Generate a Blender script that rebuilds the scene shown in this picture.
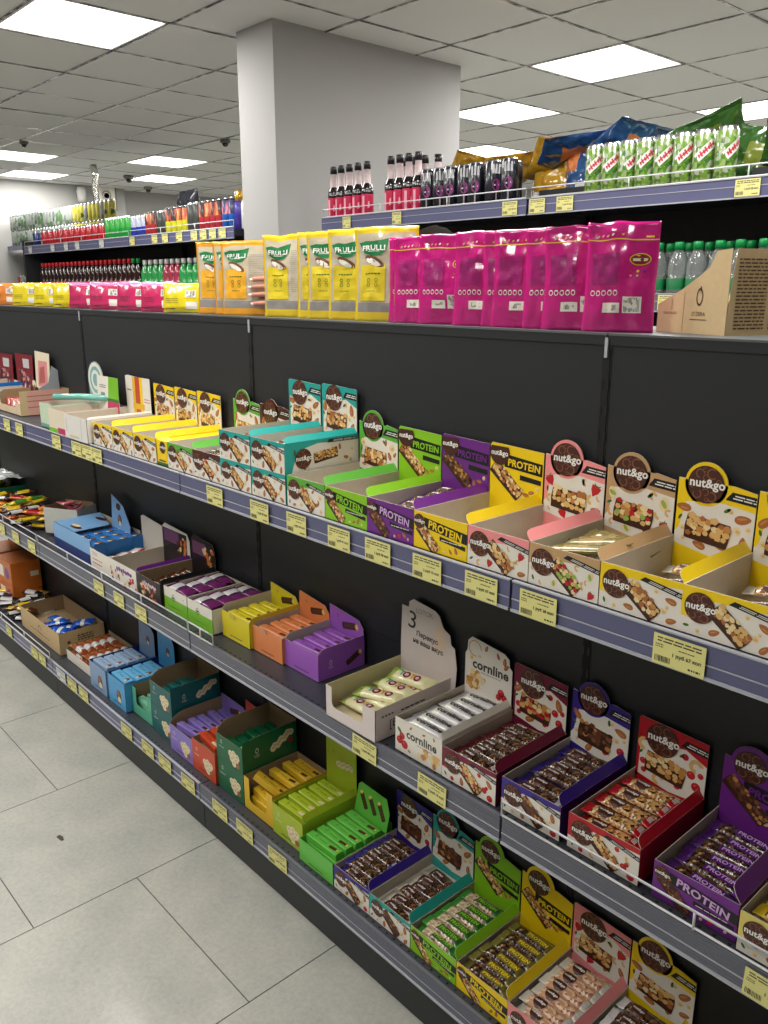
import bpy, bmesh, math, random
from mathutils import Vector, Matrix, noise
for o in list(bpy.data.objects): bpy.data.objects.remove(o)
SC = bpy.context.scene; COL = SC.collection
R_ = random.Random(7)

# ---------------- camera, view, lights ----------------
CAM = (2.104, -1.380, 1.686); YAW, PITCH, ROLL, FPX = 0.8338, 0.2639, 0.0007, 830.34
cd = bpy.data.cameras.new('camera'); cam = bpy.data.objects.new('camera', cd); COL.objects.link(cam)
cd.sensor_fit = 'HORIZONTAL'; cd.sensor_width = 36.0; cd.lens = FPX/768*36.0; cd.clip_start = .02
fw = Vector((-math.sin(YAW)*math.cos(PITCH), math.cos(YAW)*math.cos(PITCH), -math.sin(PITCH)))
rt = Vector((math.cos(YAW), math.sin(YAW), 0)); up = rt.cross(fw)
r2 = rt*math.cos(ROLL)+up*math.sin(ROLL); u2 = -rt*math.sin(ROLL)+up*math.cos(ROLL)
mw = Matrix.Identity(4)
for i in range(3): mw[i][0], mw[i][1], mw[i][2], mw[i][3] = r2[i], u2[i], -fw[i], CAM[i]
cam.matrix_world = mw; SC.camera = cam
VS = SC.view_settings; VS.view_transform = 'Standard'; VS.look = 'None'; VS.gamma = 1.0; VS.use_curve_mapping = False
VS.exposure = 0.0
LIGHT_W = 26.0; DIFF_E = 4.0
wd = bpy.data.worlds.new('world'); SC.world = wd; wd.use_nodes = True
wd.node_tree.nodes['Background'].inputs[0].default_value = (.55, .6, .65, 1); wd.node_tree.nodes['Background'].inputs[1].default_value = .3

CZ = 2.888; CI = .633; CJ = .62
CX0 = CAM[0]-3.2552-.036; CY0 = CAM[1]+4.0497+.015       # ceiling grid origin
LIGHTS = [(0,0),(-2,1),(-2,-4),(-8,0),(-10,1),(-9,-2),(-11,-1),(0,3),(-2,4),(-4,3),(-4,-7),
          (2,-2),(2,-5),(0,-7),(4,-4),(4,0),(-5,-6),(3,3),(-7,4),(-2,-8),(3,-8)]
LIGHTS_DOWN = []

# ---------------- materials ----------------
def lin(c): return tuple(((x/255)/12.92 if x/255 <= .04045 else ((x/255+.055)/1.055)**2.4) for x in c)
MATS = {}
def M(name, c=(200,200,200), rough=.5, metal=0, spec=.5, coat=0, var=.06, vs=30, bump=0, bs=200, trans=0, alpha=1, emis=0, ior=1.45):
    if name in MATS: return MATS[name]
    m = bpy.data.materials.new(name); m.use_nodes = True; nt = m.node_tree; b = nt.nodes['Principled BSDF']
    l = lin(c)
    b.inputs['Roughness'].default_value = rough; b.inputs['Metallic'].default_value = metal
    b.inputs['Specular IOR Level'].default_value = spec; b.inputs['Coat Weight'].default_value = coat; b.inputs['Coat Roughness'].default_value = .12
    b.inputs['Transmission Weight'].default_value = trans; b.inputs['Alpha'].default_value = alpha; b.inputs['IOR'].default_value = ior
    tc = nt.nodes.new('ShaderNodeTexCoord'); nz = nt.nodes.new('ShaderNodeTexNoise'); nz.inputs['Scale'].default_value = vs
    nz.inputs['Detail'].default_value = 3
    nt.links.new(tc.outputs['Object'], nz.inputs['Vector'])
    rp = nt.nodes.new('ShaderNodeMix'); rp.data_type = 'RGBA'
    rp.inputs[6].default_value = (*[max(0, x*(1-var)) for x in l], 1); rp.inputs[7].default_value = (*[min(1, x*(1+var)) for x in l], 1)
    nt.links.new(nz.outputs['Fac'], rp.inputs[0]); nt.links.new(rp.outputs[2], b.inputs['Base Color'])
    if bump:
        n2 = nt.nodes.new('ShaderNodeTexNoise'); n2.inputs['Scale'].default_value = bs; n2.inputs['Detail'].default_value = 4
        nt.links.new(tc.outputs['Object'], n2.inputs['Vector'])
        bp = nt.nodes.new('ShaderNodeBump'); bp.inputs['Strength'].default_value = bump; bp.inputs['Distance'].default_value = .004
        nt.links.new(n2.outputs['Fac'], bp.inputs['Height']); nt.links.new(bp.outputs['Normal'], b.inputs['Normal'])
    if emis:
        b.inputs['Emission Color'].default_value = (*l, 1); b.inputs['Emission Strength'].default_value = emis
    MATS[name] = m; return m
def ramp_mat(name, stops, scale=180, rough=.35, coat=.3, kind='voronoi', bump=.3, stretch=(1,1,1)):
    if name in MATS: return MATS[name]
    m = bpy.data.materials.new(name); m.use_nodes = True; nt = m.node_tree; b = nt.nodes['Principled BSDF']
    b.inputs['Roughness'].default_value = rough; b.inputs['Coat Weight'].default_value = coat
    tc = nt.nodes.new('ShaderNodeTexCoord'); mp = nt.nodes.new('ShaderNodeMapping'); mp.inputs['Scale'].default_value = stretch
    nt.links.new(tc.outputs['Object'], mp.inputs['Vector'])
    if kind == 'voronoi':
        t = nt.nodes.new('ShaderNodeTexVoronoi'); out = 'Color'
    else:
        t = nt.nodes.new('ShaderNodeTexNoise'); t.inputs['Detail'].default_value = 3; out = 'Fac'
    t.inputs['Scale'].default_value = scale; nt.links.new(mp.outputs[0], t.inputs['Vector'])
    r = nt.nodes.new('ShaderNodeValToRGB'); cr = r.color_ramp; cr.interpolation = 'CONSTANT' if kind == 'voronoi' else 'LINEAR'
    while len(cr.elements) < len(stops): cr.elements.new(.5)
    for e, (p, c) in zip(cr.elements, stops): e.position = p; e.color = (*lin(c), 1)
    nt.links.new(t.outputs[out], r.inputs[0]); nt.links.new(r.outputs[0], b.inputs['Base Color'])
    if bump:
        bp = nt.nodes.new('ShaderNodeBump'); bp.inputs['Strength'].default_value = bump; bp.inputs['Distance'].default_value = .003
        nt.links.new(t.outputs['Distance' if kind == 'voronoi' else 'Fac'], bp.inputs['Height']); nt.links.new(bp.outputs['Normal'], b.inputs['Normal'])
    MATS[name] = m; return m
def P(name, c, **k):      # printed card
    k.setdefault('rough', .38); k.setdefault('coat', .15); k.setdefault('var', .04); return M(name, c, **k)

white = P('print_white', (232,226,214)); cream = P('print_cream', (226,214,186)); black = P('print_black', (26,24,24))
inner = M('inner_card', (196,186,170), rough=.8, var=.07, vs=60); kraft = M('kraft_card', (196,170,128), rough=.8, var=.08, vs=80)
kraft_in = M('kraft_inner', (150,126,94), rough=.85, var=.08, vs=80); kraft_ink = M('kraft_ink', (92,70,48), rough=.8)
brown = P('print_brown', (74,38,28)); swirl = P('print_swirl', (132,84,58)); tan = P('print_tan', (196,138,72)); nutc = P('print_nut', (222,178,110))
almond = P('print_almond', (172,104,56)); nutw = P('print_nut_pale', (236,212,160)); chocd = P('print_chocolate', (66,36,24)); leaf = P('print_leaf', (58,108,44))
redc = P('print_red', (190,30,40)); ink = P('print_ink', (58,56,54)); txtw = P('print_text_white', (240,238,232)); greyp = P('print_grey', (150,148,144))
yellow = P('print_yellow', (244,208,16)); pink = P('print_pink', (246,150,150)); pistachio = P('print_pistachio', (196,158,112)); lime = P('print_lime', (138,200,32))
green = P('print_green', (96,176,60)); purple = P('print_purple', (112,40,136)); teal = P('print_teal', (36,164,156)); burgundy = P('print_burgundy', (118,22,52))
indigo = P('print_indigo', (56,34,140)); redb = P('print_scarlet', (184,20,34)); brownbox = P('print_redbrown', (84,36,30)); oyellow = P('print_citron', (226,208,40))
oorange = P('print_apricot', (232,140,84)); olilac = P('print_lilac', (164,96,196)); lilac2 = P('print_lavender', (138,118,196)); odteal = P('print_deep_teal', (18,96,96))
odgreen = P('print_deep_green', (10,98,60)); overm = P('print_vermilion', (204,72,40)); omint = P('print_mint', (90,180,146)); olblue = P('print_sky', (76,160,214))
ogblue = P('print_greyblue', (130,160,196)); olive = P('print_olive', (172,192,44)); brgreen = P('print_grass', (104,196,74)); blueb = P('print_babyblue', (126,174,220))
navy = P('print_navy', (18,44,110)); ogold = P('print_gold', (226,184,44)); lfgreen = P('print_freshgreen', (120,186,40)); pkpale = P('print_palepink', (224,186,196))
nuttex = ramp_mat('nut_filling', [(0,(60,34,22)),(.25,(150,96,50)),(.5,(206,160,96)),(.75,(232,206,156))], 190, rough=.22, coat=.6)
darknut = ramp_mat('dark_nut_filling', [(0,(34,22,18)),(.4,(74,46,30)),(.7,(130,92,58)),(.88,(196,160,110))], 200, rough=.2, coat=.6)
metal = M('chromed_wire', (214,214,216), rough=.45, metal=.25, var=.02); gond = M('anthracite_steel', (34,36,39), rough=.5, var=.06, vs=4, coat=.05)
gond_dk = M('dark_slot', (12,12,13), rough=.7); shelfm = M('graphite_shelf', (58,60,66), rough=.42, var=.05, vs=6)
rail = M('price_rail_plastic', (92,94,128), rough=.3, coat=.35, var=.05, vs=5); rail2 = M('ridged_rail_plastic', (104,106,118), rough=.35, coat=.25, var=.06, vs=9)
raill = M('rail_edge', (176,178,186), rough=.3, coat=.2); tagm = P('tag_paper', (226,220,142), coat=.05, rough=.6); tagw = P('tag_paper_white', (222,222,218), rough=.6)

# ---------------- mesh helpers ----------------
def clip(poly, w, h):
    def cut(ps, ins, inter):
        out = []
        for i, a in enumerate(ps):
            b = ps[(i+1) % len(ps)]
            if ins(a):
                out.append(a)
                if not ins(b): out.append(inter(a, b))
            elif ins(b): out.append(inter(a, b))
        return out
    def ix(x): return lambda a, b: (x, a[1]+(b[1]-a[1])*(x-a[0])/(b[0]-a[0]))
    def iy(y): return lambda a, b: (a[0]+(b[0]-a[0])*(y-a[1])/(b[1]-a[1]), y)
    for ins, it in ((lambda p: p[0] >= 0, ix(0)), (lambda p: p[0] <= w, ix(w)), (lambda p: p[1] >= 0, iy(0)), (lambda p: p[1] <= h, iy(h))):
        if not poly: return []
        poly = cut(poly, ins, it)
    return poly
_T = {}
def text_geo(s, bold):
    k = (s, bold)
    if k in _T: return _T[k]
    c = bpy.data.curves.new('t', 'FONT'); c.body = s; c.size = 1; c.resolution_u = 3; c.offset = .03*bold; c.space_character = 1+.03*bold
    o = bpy.data.objects.new('t', c); COL.objects.link(o)
    dg = bpy.context.evaluated_depsgraph_get(); me = bpy.data.meshes.new_from_object(o.evaluated_get(dg))
    vs = [(v.co.x, v.co.y) for v in me.vertices]; fs = [tuple(p.vertices) for p in me.polygons]
    bpy.data.objects.remove(o); bpy.data.curves.remove(c); bpy.data.meshes.remove(me)
    if vs:
        x0 = min(v[0] for v in vs); x1 = max(v[0] for v in vs); y0 = min(v[1] for v in vs); y1 = max(v[1] for v in vs)
        # faces facing +z
        vs = [(x-(x0+x1)/2, y-(y0+y1)/2) for x, y in vs]; g = (vs, fs, x1-x0, y1-y0)
    else: g = ([], [], 1, 1)
    _T[k] = g; return g
class Art:
    def __init__(s, w, h): s.w, s.h, s.items, s.L = w, h, [], 1
    def layer(s, n): s.L = n; return s
    def poly(s, pts, m, dl=0, noclip=False):
        p = pts if noclip else clip([tuple(q) for q in pts], s.w, s.h)
        if len(p) >= 3: s.items.append((p, [tuple(range(len(p)))], m, s.L+dl))
    def rect(s, x0, y0, x1, y1, m, dl=0): s.poly([(x0,y0),(x1,y0),(x1,y1),(x0,y1)], m, dl)
    def grid(s, x0, y0, x1, y1, m, n=6, k=6, dl=0):
        vs = []; fs = []
        for j in range(k+1):
            for i in range(n+1): vs.append((x0+(x1-x0)*i/n, y0+(y1-y0)*j/k))
        for j in range(k):
            for i in range(n):
                a = j*(n+1)+i; fs.append((a, a+1, a+n+2, a+n+1))
        s.items.append((vs, fs, m, s.L+dl))
    def ell(s, cx, cy, rx, ry, m, rot=0, n=16, dl=0, noclip=False, a0=0, a1=2*math.pi):
        c, q = math.cos(rot), math.sin(rot); full = a1-a0 > 6.2
        A = [a0+(a1-a0)*i/(n if full else n-1) for i in range(n)]
        s.poly([(cx+rx*math.cos(a)*c-ry*math.sin(a)*q, cy+rx*math.cos(a)*q+ry*math.sin(a)*c) for a in A], m, dl, noclip)
    def ring(s, cx, cy, r, t, m, a0=0, a1=2*math.pi, n=14, dl=0, ry=1):
        vs = []; fs = []
        for i in range(n+1):
            a = a0+(a1-a0)*i/n
            vs += [(cx+r*math.cos(a), cy+r*ry*math.sin(a)), (cx+(r-t)*math.cos(a), cy+(r-t)*ry*math.sin(a))]
        for i in range(n): fs.append((2*i, 2*i+1, 2*i+3, 2*i+2))
        s.items.append((vs, fs, m, s.L+dl))
    def text(s, t, cx, cy, w, m, bold=1, rot=0, maxh=None, dl=0, shear=0):
        vs, fs, tw, th = text_geo(t, bold); k = w/tw
        if maxh and th*k > maxh: ky = maxh/th
        else: ky = k
        c, q = math.cos(rot), math.sin(rot)
        s.items.append(([(cx+(x*k+shear*y*ky)*c-y*ky*q, cy+(x*k+shear*y*ky)*q+y*ky*c) for x, y in vs], fs, m, s.L+dl))
    def lines(s, x0, y0, x1, y1, n, m, t=None, rr=None, broken=True, dl=0):
        rr = rr or random.Random(3); dy = (y1-y0)/n; t = t or dy*.45
        for i in range(n):
            y = y0+dy*(i+.3); x = x0
            while x < x1:
                L = rr.uniform(.08, .25)*(x1-x0) if broken else (x1-x0)
                s.rect(x, y, min(x+L, x1), y+t, m, dl); x += L+.02*(x1-x0)+t*.4
                if not broken: break
    def barcode(s, x0, y0, x1, y1, m, n=14, rr=None):
        rr = rr or random.Random(5); x = x0; st = (x1-x0)/n
        while x < x1-st*.5:
            a = st*rr.uniform(.3, .7); s.rect(x, y0, x+a, y1, m); x += st
class MB:
    def __init__(s): s.v, s.f, s.m, s.mats = [], [], [], []
    def mi(s, m):
        if m not in s.mats: s.mats.append(m)
        return s.mats.index(m)
    def add(s, vs, fs, m):
        b = len(s.v); s.v += [tuple(v) for v in vs]
        if isinstance(m, (list, tuple)):
            for f, mm in zip(fs, m): s.f.append(tuple(i+b for i in f)); s.m.append(s.mi(mm))
        else:
            k = s.mi(m)
            for f in fs: s.f.append(tuple(i+b for i in f)); s.m.append(k)
        return s
    def box(s, x0, y0, z0, x1, y1, z1, m):
        vs = [(x0,y0,z0),(x1,y0,z0),(x1,y1,z0),(x0,y1,z0),(x0,y0,z1),(x1,y0,z1),(x1,y1,z1),(x0,y1,z1)]
        return s.add(vs, [(3,2,1,0),(4,5,6,7),(0,1,5,4),(1,2,6,5),(2,3,7,6),(3,0,4,7)], m)
    def slab(s, poly, o, U, V, t, mo, mi=None, me=None):
        """flat board: outline poly in the U,V plane, front face normal U x V, thickness t behind"""
        U, V, o = Vector(U), Vector(V), Vector(o); N = U.cross(V).normalized(); n = len(poly)
        fr = [o+U*a+V*b for a, b in poly]; bk = [p-N*t for p in fr]
        s.add(fr, [tuple(range(n))], mo); s.add(bk, [tuple(reversed(range(n)))], mi or mo)
        s.add(fr+bk, [(i, i+n, (i+1) % n+n, (i+1) % n) for i in range(n)], me or mi or mo); return s
    def art(s, a, o, U, V, lift=.0003, step=.00014, fn=None, cut=None):
        if fn is not None and cut:
            for vs, fs, m, L in a.items:
                for f in fs:
                    ps = [vs[i] for i in f]; xa, xb = min(p[0] for p in ps), max(p[0] for p in ps); ya, yb = min(p[1] for p in ps), max(p[1] for p in ps)
                    if xb-xa <= cut and yb-ya <= cut: s.add([fn(x, y, lift+step*L) for x, y in ps], [tuple(range(len(ps)))], m); continue
                    for i in range(int((xb-xa)/cut)+1):
                        for j in range(int((yb-ya)/cut)+1):
                            ox, oy = xa+i*cut, ya+j*cut; q = clip([(p[0]-ox, p[1]-oy) for p in ps], cut, cut)
                            if len(q) >= 3: s.add([fn(x+ox, y+oy, lift+step*L) for x, y in q], [tuple(range(len(q)))], m)
            return s
        if fn is None:
            U, V, o = Vector(U), Vector(V), Vector(o); N = U.cross(V).normalized()
            fn = lambda x, y, l: o+U*x+V*y+N*l
        for vs, fs, m, L in a.items: s.add([fn(x, y, lift+step*L) for x, y in vs], fs, m)
        return s
    def tube(s, pts, r, m, n=6, caps=True):
        pts = [Vector(p) for p in pts]; rings = []
        for i, p in enumerate(pts):
            d = (pts[min(i+1, len(pts)-1)]-pts[max(i-1, 0)]).normalized()
            a = d.cross(Vector((0,0,1))); a = a.normalized() if a.length > .05 else Vector((1,0,0)); b = d.cross(a)
            rings.append([p+a*r*math.cos(2*math.pi*k/n)+b*r*math.sin(2*math.pi*k/n) for k in range(n)])
        vs = [v for q in rings for v in q]; fs = []
        for i in range(len(pts)-1):
            for k in range(n): fs.append((i*n+k, i*n+(k+1) % n, (i+1)*n+(k+1) % n, (i+1)*n+k))
        if caps: fs += [tuple(reversed(range(n))), tuple(range(len(vs)-n, len(vs)))]
        return s.add(vs, fs, m)
    def lathe(s, prof, m, n=20, c=(0,0,0)):
        """prof: list of (r, z[, material for the band above])"""
        vs = []; fs = []; ms = []
        for p in prof:
            for k in range(n): vs.append((c[0]+p[0]*math.cos(2*math.pi*k/n), c[1]+p[0]*math.sin(2*math.pi*k/n), c[2]+p[1]))
        for i in range(len(prof)-1):
            for k in range(n):
                fs.append((i*n+k, i*n+(k+1) % n, (i+1)*n+(k+1) % n, (i+1)*n+k)); ms.append(prof[i][2] if len(prof[i]) > 2 else m)
        fs += [tuple(reversed(range(n))), tuple(range(len(vs)-n, len(vs)))]; ms += [m, prof[-1][2] if len(prof[-1]) > 2 else m]
        return s.add(vs, fs, ms)
    def build(s, name, parent=None, loc=(0,0,0), rot=(0,0,0), smooth=False, mesh_only=False):
        me = bpy.data.meshes.new(name); me.from_pydata(s.v, [], s.f)
        for m in s.mats: me.materials.append(m)
        me.polygons.foreach_set('material_index', s.m)
        if smooth: me.polygons.foreach_set('use_smooth', [True]*len(s.f))
        me.update()
        if mesh_only: return me
        o = bpy.data.objects.new(name, me); COL.objects.link(o); o.location = loc; o.rotation_euler = rot
        if parent: o.parent = parent
        return o
def tag(o, label, cat, group=None):
    o['label'] = label; o['category'] = cat
    if group: o['group'] = group
    return o
def thing(name, label, cat, loc=(0,0,0), rotz=0, group=None):
    o = bpy.data.objects.new(name, None); COL.objects.link(o); o.location = loc; o.rotation_euler = (0,0,rotz); o.empty_display_size = .02
    return tag(o, label, cat, group)
def struct(o): o['kind'] = 'structure'; return o
def stamp(name, me, label, cat, loc, rot=(0,0,0), group=None, sc=1):
    o = bpy.data.objects.new(name, me); COL.objects.link(o); o.location = loc; o.rotation_euler = rot
    if sc != 1: o.scale = (sc,)*3 if not isinstance(sc, tuple) else sc
    return tag(o, label, cat, group)
def copy_tree(o, parent=None):
    c = o.copy(); COL.objects.link(c)
    if parent: c.parent = parent
    for ch in list(o.children): copy_tree(ch, c)
    return c

# ---------------- setting ----------------
tilem = M('floor_tile', (178,178,170), rough=.42, var=.10, vs=9, bump=.05, bs=60, coat=.1); grout = M('floor_grout', (84,84,80), rough=.9)
def speckle(m):
    nt = m.node_tree; b = nt.nodes['Principled BSDF']; tc = nt.nodes.new('ShaderNodeTexCoord'); n = nt.nodes.new('ShaderNodeTexNoise')
    n.inputs['Scale'].default_value = 70; n.inputs['Detail'].default_value = 8; n.inputs['Roughness'].default_value = .75; nt.links.new(tc.outputs['Object'], n.inputs['Vector'])
    n3 = nt.nodes.new('ShaderNodeTexNoise'); n3.inputs['Scale'].default_value = 5; n3.inputs['Detail'].default_value = 6; nt.links.new(tc.outputs['Object'], n3.inputs['Vector'])
    r = nt.nodes.new('ShaderNodeValToRGB'); r.color_ramp.elements[0].position = .35; r.color_ramp.elements[0].color = (.62,.62,.6,1); r.color_ramp.elements[1].position = .6; r.color_ramp.elements[1].color = (1,1,1,1)
    r3 = nt.nodes.new('ShaderNodeValToRGB'); r3.color_ramp.elements[0].position = .35; r3.color_ramp.elements[0].color = (.84,.85,.85,1); r3.color_ramp.elements[1].position = .62; r3.color_ramp.elements[1].color = (1,.99,.97,1)
    x = nt.nodes.new('ShaderNodeMix'); x.data_type = 'RGBA'; x.blend_type = 'MULTIPLY'; x.inputs[0].default_value = .45
    y = nt.nodes.new('ShaderNodeMix'); y.data_type = 'RGBA'; y.blend_type = 'MULTIPLY'; y.inputs[0].default_value = 1
    src = b.inputs['Base Color'].links[0].from_socket
    nt.links.new(n.outputs['Fac'], r.inputs[0]); nt.links.new(n3.outputs['Fac'], r3.inputs[0])
    nt.links.new(src, x.inputs[6]); nt.links.new(r.outputs[0], x.inputs[7]); nt.links.new(x.outputs[2], y.inputs[6]); nt.links.new(r3.outputs[0], y.inputs[7]); nt.links.new(y.outputs[2], b.inputs['Base Color'])
speckle(tilem)
fl = MB(); fl.box(-8.6,-4.6,-.05,4.2,7.6,-.0015,grout)
for k in range(-15, 7):
    xa = .065+k*.599; off = -.517 if k % 2 == 0 else -.817
    for j in range(-7, 15):
        ya = off+j*.6; g = .0016
        if xa < -8.6 or xa+.599 > 4.25 or ya < -4.6 or ya > 7.4: continue
        fl.box(xa+g, ya+g, -.0014, xa+.599-g, ya+.6-g, 0, tilem)
struct(fl.build('floor'))
wallm = M('wall_paint', (170,169,166), rough=.85, var=.03, vs=2); colm = M('column_paint', (172,171,170), rough=.8, var=.03, vs=3, bump=.06, bs=40)
def wall(n, *b): 
    w = MB(); w.box(*b, wallm); return struct(w.build(n))
wall('wall_left', -8.62,-4.6,0, -8.42,3.72,CZ+.05); wall('wall_left_recess', -8.8,3.72,0, -8.6,7.6,CZ+.05)
wall('wall_far', -8.8,7.5,0, 4.2,7.7,CZ+.05); wall('wall_right', 4.1,-4.6,0, 4.3,7.6,CZ+.05); wall('wall_near', -8.8,-4.7,0, 4.2,-4.55,CZ+.05)
c = MB(); c.box(-1.745,1.132,0,-1.439,2.419,CZ+.02,colm); struct(c.build('wall_column'))
# ceiling: tiles in a metal grid
ceilm = M('ceiling_tile', (232,232,230), rough=.9, var=.04, vs=1.3, bump=.12, bs=90)
cgap = M('ceiling_void', (40,40,40), rough=.9); tbar = ramp_mat('ceiling_tbar_glints', [(0,(40,40,42)),(.42,(84,84,82)),(.52,(170,170,166)),(.6,(232,230,226))], 9, rough=.25, coat=.5, kind='noise', bump=0)  # T-bar glints and dark reflections are painted in as dark-to-bright noise colour
ce = MB(); tb = MB(); ce.box(-8.8,-4.7,CZ+.06,4.2,7.7,CZ+.1,cgap)
nz = noise.noise
I0, I1, J0, J1 = -18, 10, -18, 10
for i in range(I0, I1):
    for j in range(J0, J1):
        if (i, j) in LIGHTS: continue
        x, y = CX0+i*CI, CY0+j*CJ
        if x > 4.2 or x+CI < -8.8 or y > 7.7 or y+CJ < -4.7: continue
        x0, x1, y0, y1 = max(x+.004,-8.8), min(x+CI-.004,4.2), max(y+.004,-4.7), min(y+CJ-.004,7.7)
        dz = .0025+.003*R_.random()
        ce.box(x0, y0, CZ+dz, x1, y1, CZ+dz+.012, ceilm)
for i in range(I0, I1+1):
    x = CX0+i*CI
    if -8.7 < x < 4.1: tb.box(x-.006,-4.6,CZ,x+.006,7.6,CZ+.0024,tbar)
for j in range(J0, J1+1):
    y = CY0+j*CJ
    if -4.6 < y < 7.6: tb.box(-8.6,y-.006,CZ-.0004,4.1,y+.006,CZ+.0022,tbar)
struct(ce.build('ceiling')); struct(tb.build('ceiling_grid'))
lframe = M('lamp_frame', (235,235,232), rough=.4); ldiff = M('lamp_diffuser', (255,252,246), rough=.5, emis=DIFF_E)
lroot = None
ld = bpy.data.lights.new('panel_light', 'AREA'); ld.shape = 'SQUARE'; ld.size = .56; ld.energy = LIGHT_W; ld.color = (1, .975, .94); ld.spread = math.pi
names = {(0,0):'square ceiling light panel above the green cans, second nearest in view', (-2,1):'square ceiling light panel just right of the white column',
 (-2,-4):'square ceiling light panel at the top left corner of the photo', (-8,0):'square far ceiling light panel left of the column, nearer of the pair',
 (-10,1):'square far ceiling light panel left of the column, farther of the pair', (-9,-2):'far ceiling light panel cut by the left photo edge, nearer of two',
 (-11,-1):'far ceiling light panel cut by the left photo edge, farther of two', (0,3):'ceiling light panel behind the green snack bags at the right photo edge',
 (-2,4):'ceiling light panel low behind the green cans', (-4,3):'small far ceiling light panel above the gold snack bags'}
for i, j in LIGHTS:
    x, y = CX0+(i+.5)*CI, CY0+(j+.5)*CJ
    if not (-8.3 < x < 3.9 and -4.3 < y < 7.2): continue
    t = thing('ceiling_light', names.get((i,j), 'square ceiling light panel outside the photographed view'), 'ceiling light', (x,y,CZ), 0, None if (i,j) in names else 'ceiling light panels out of view')
    b = MB(); hx, hy = CI/2-.01, CJ/2-.01
    b.box(-hx,-hy,.001,hx,-hy+.012,.02,lframe); b.box(-hx,hy-.012,.001,hx,hy,.02,lframe); b.box(-hx,-hy,.001,-hx+.012,hy,.02,lframe); b.box(hx-.012,-hy,.001,hx,hy,.02,lframe)
    b.box(-hx,-hy,.02,hx,hy,.03,lframe); b.build('frame', t)
    d = MB(); d.box(-hx+.012,-hy+.012,.006,hx-.012,hy-.012,.012,ldiff); d.build('diffuser', t)
    lo = bpy.data.objects.new('panel_lamp', ld); COL.objects.link(lo); lo.location = (0,0,-.002); lo.parent = t
# small things on the ceiling and the far wall
camw = M('camera_plastic', (120,118,112), rough=.4); camd = M('camera_dome', (50,48,46), rough=.15, coat=.6)
def dome(x, y, label, s=1):
    t = thing('security_camera', label, 'camera', (x,y,CZ))
    MB().lathe([(.055*s,0),(.06*s,-.012*s),(.055*s,-.03*s),(.04*s,-.034*s)][::-1], camw).build('housing', t, smooth=False)
    MB().lathe([(.036*s,-.032*s),(.034*s,-.05*s),(.022*s,-.066*s),(.006*s,-.072*s)][::-1], camd).build('dome', t, smooth=True)
dome(-7.166,3.18,'dark dome camera between the two far ceiling lights', 1.0); dome(-4.414,2.721,'small dome camera on ceiling just left of the column',.75)
dome(-7.99,3.83,'small round sensor on the ceiling below the far lights',.9); dome(-5.66,1.50,'tiny round detector on the ceiling near left photo edge',.6)
sp = thing('wall_speaker','small white rounded speaker high on the far left wall','speaker',(-8.42,3.12,2.78))
spk = MB(); spk.lathe([(.04,-.085),(.052,-.05),(.056,.04),(.045,.08)], M('speaker_white',(200,198,192),rough=.5), c=(.09,0,0)); spk.build('body', sp, smooth=True)
MB().box(-.002,-.03,-.04,.05,.03,.04,camw).build('bracket', sp)
fr = thing('wall_clock_box','grey framed square box with pale round dial on far wall','wall box',(-8.42,3.46,2.62))
f = MB(); g1 = M('box_grey',(120,118,112),rough=.5); f.box(0,-.13,0,.05,.13,.33,g1); f.build('frame', fr)
a = Art(.22,.29); a.rect(0,0,.22,.29,white); a.ring(.11,.15,.06,.012,greyp); a.ell(.11,.15,.035,.035,greyp)
MB().art(a,(.05,-.11,.02),(0,1,0),(0,0,1)).build('dial', fr)
pm = M('foil_strip',(214,212,204),rough=.15,metal=1,bump=.4,bs=30)
hp = thing('hanging_foil_strip','crumpled silver strip hanging from the ceiling on the far left','hanging strip',(-6.6,2.52,CZ))
s_ = MB(); pts = [(0,0,0),(.02,.01,-.1),(-.01,0,-.22),(.015,.01,-.36),(.0,0,-.6)]; s_.tube(pts,.035,pm,8); s_.build('strip', hp, smooth=True)

# ---------------- front shelving ----------------
W = 1.21; LY = -.2576; Z1, Z2, Z3, HT = 1.1767, .6856, .170, 1.604
DT = .33   # depth of the flat top
def rail_mesh(L, zt, zb, m, ridged, hooks=True):
    b = MB(); y = 0
    b.box(.003,0,zb-zt+.004,L-.003,.004,-.002,m)
    b.box(.003,-.0035,zb-zt-.001,L-.003,.005,zb-zt+.004,raill)       # bottom edge
    b.box(.003,-.002,-.003,L-.003,.006,.0,raill if not ridged else m)
    mid = (zb-zt)*.62
    b.box(.003,-.0018,mid,L-.003,.001,mid+.0018,raill)
    if ridged:
        for k in range(7):
            z = zb-zt+.009+k*.0062
            b.box(.003,-.0012,z,L-.003,.001,z+.0024,m)
    return b
def shelf_part(parent, z, zb, x0, ridged, m):
    s = MB(); L = W
    s.box(.002,0.004-0,-.030,L-.002,-LY-.001,-.0025,shelfm)
    # perforation along the front edge
    for k in range(int(L/.0254)):
        x = .02+k*.0254
        s.box(x,.013,-.0026,x+.006,.018,-.0022,gond_dk)
    for k in range(20):
        x = .03+k*.06; s.box(x,.10,-.0026,x+.006,.104,-.0022,gond_dk)
    o = s.build('shelf', parent, (x0, LY, z))
    rail_mesh(L, z, zb, m, ridged).build('price_rail', o)
    return o
def guard(parent, xa, xb, z=.003, h=.034, y=-.004, n=None, double=True):
    g = MB(); r = .0024
    g.tube([(xa,y,z+.003),(xa,y,z+h),(xb,y,z+h),(xb,y,z+.003)], r, metal, 6)
    g.tube([(xa,y,z+.004),(xb,y,z+.004)], r, metal, 6)
    n = n or max(2, int((xb-xa)/.3))
    for k in range(1, n): 
        x = xa+(xb-xa)*k/n; g.tube([(x,y,z),(x,y,z+h)], r, metal, 6)
    return g.build('wire_guard', parent, smooth=True)
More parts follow.
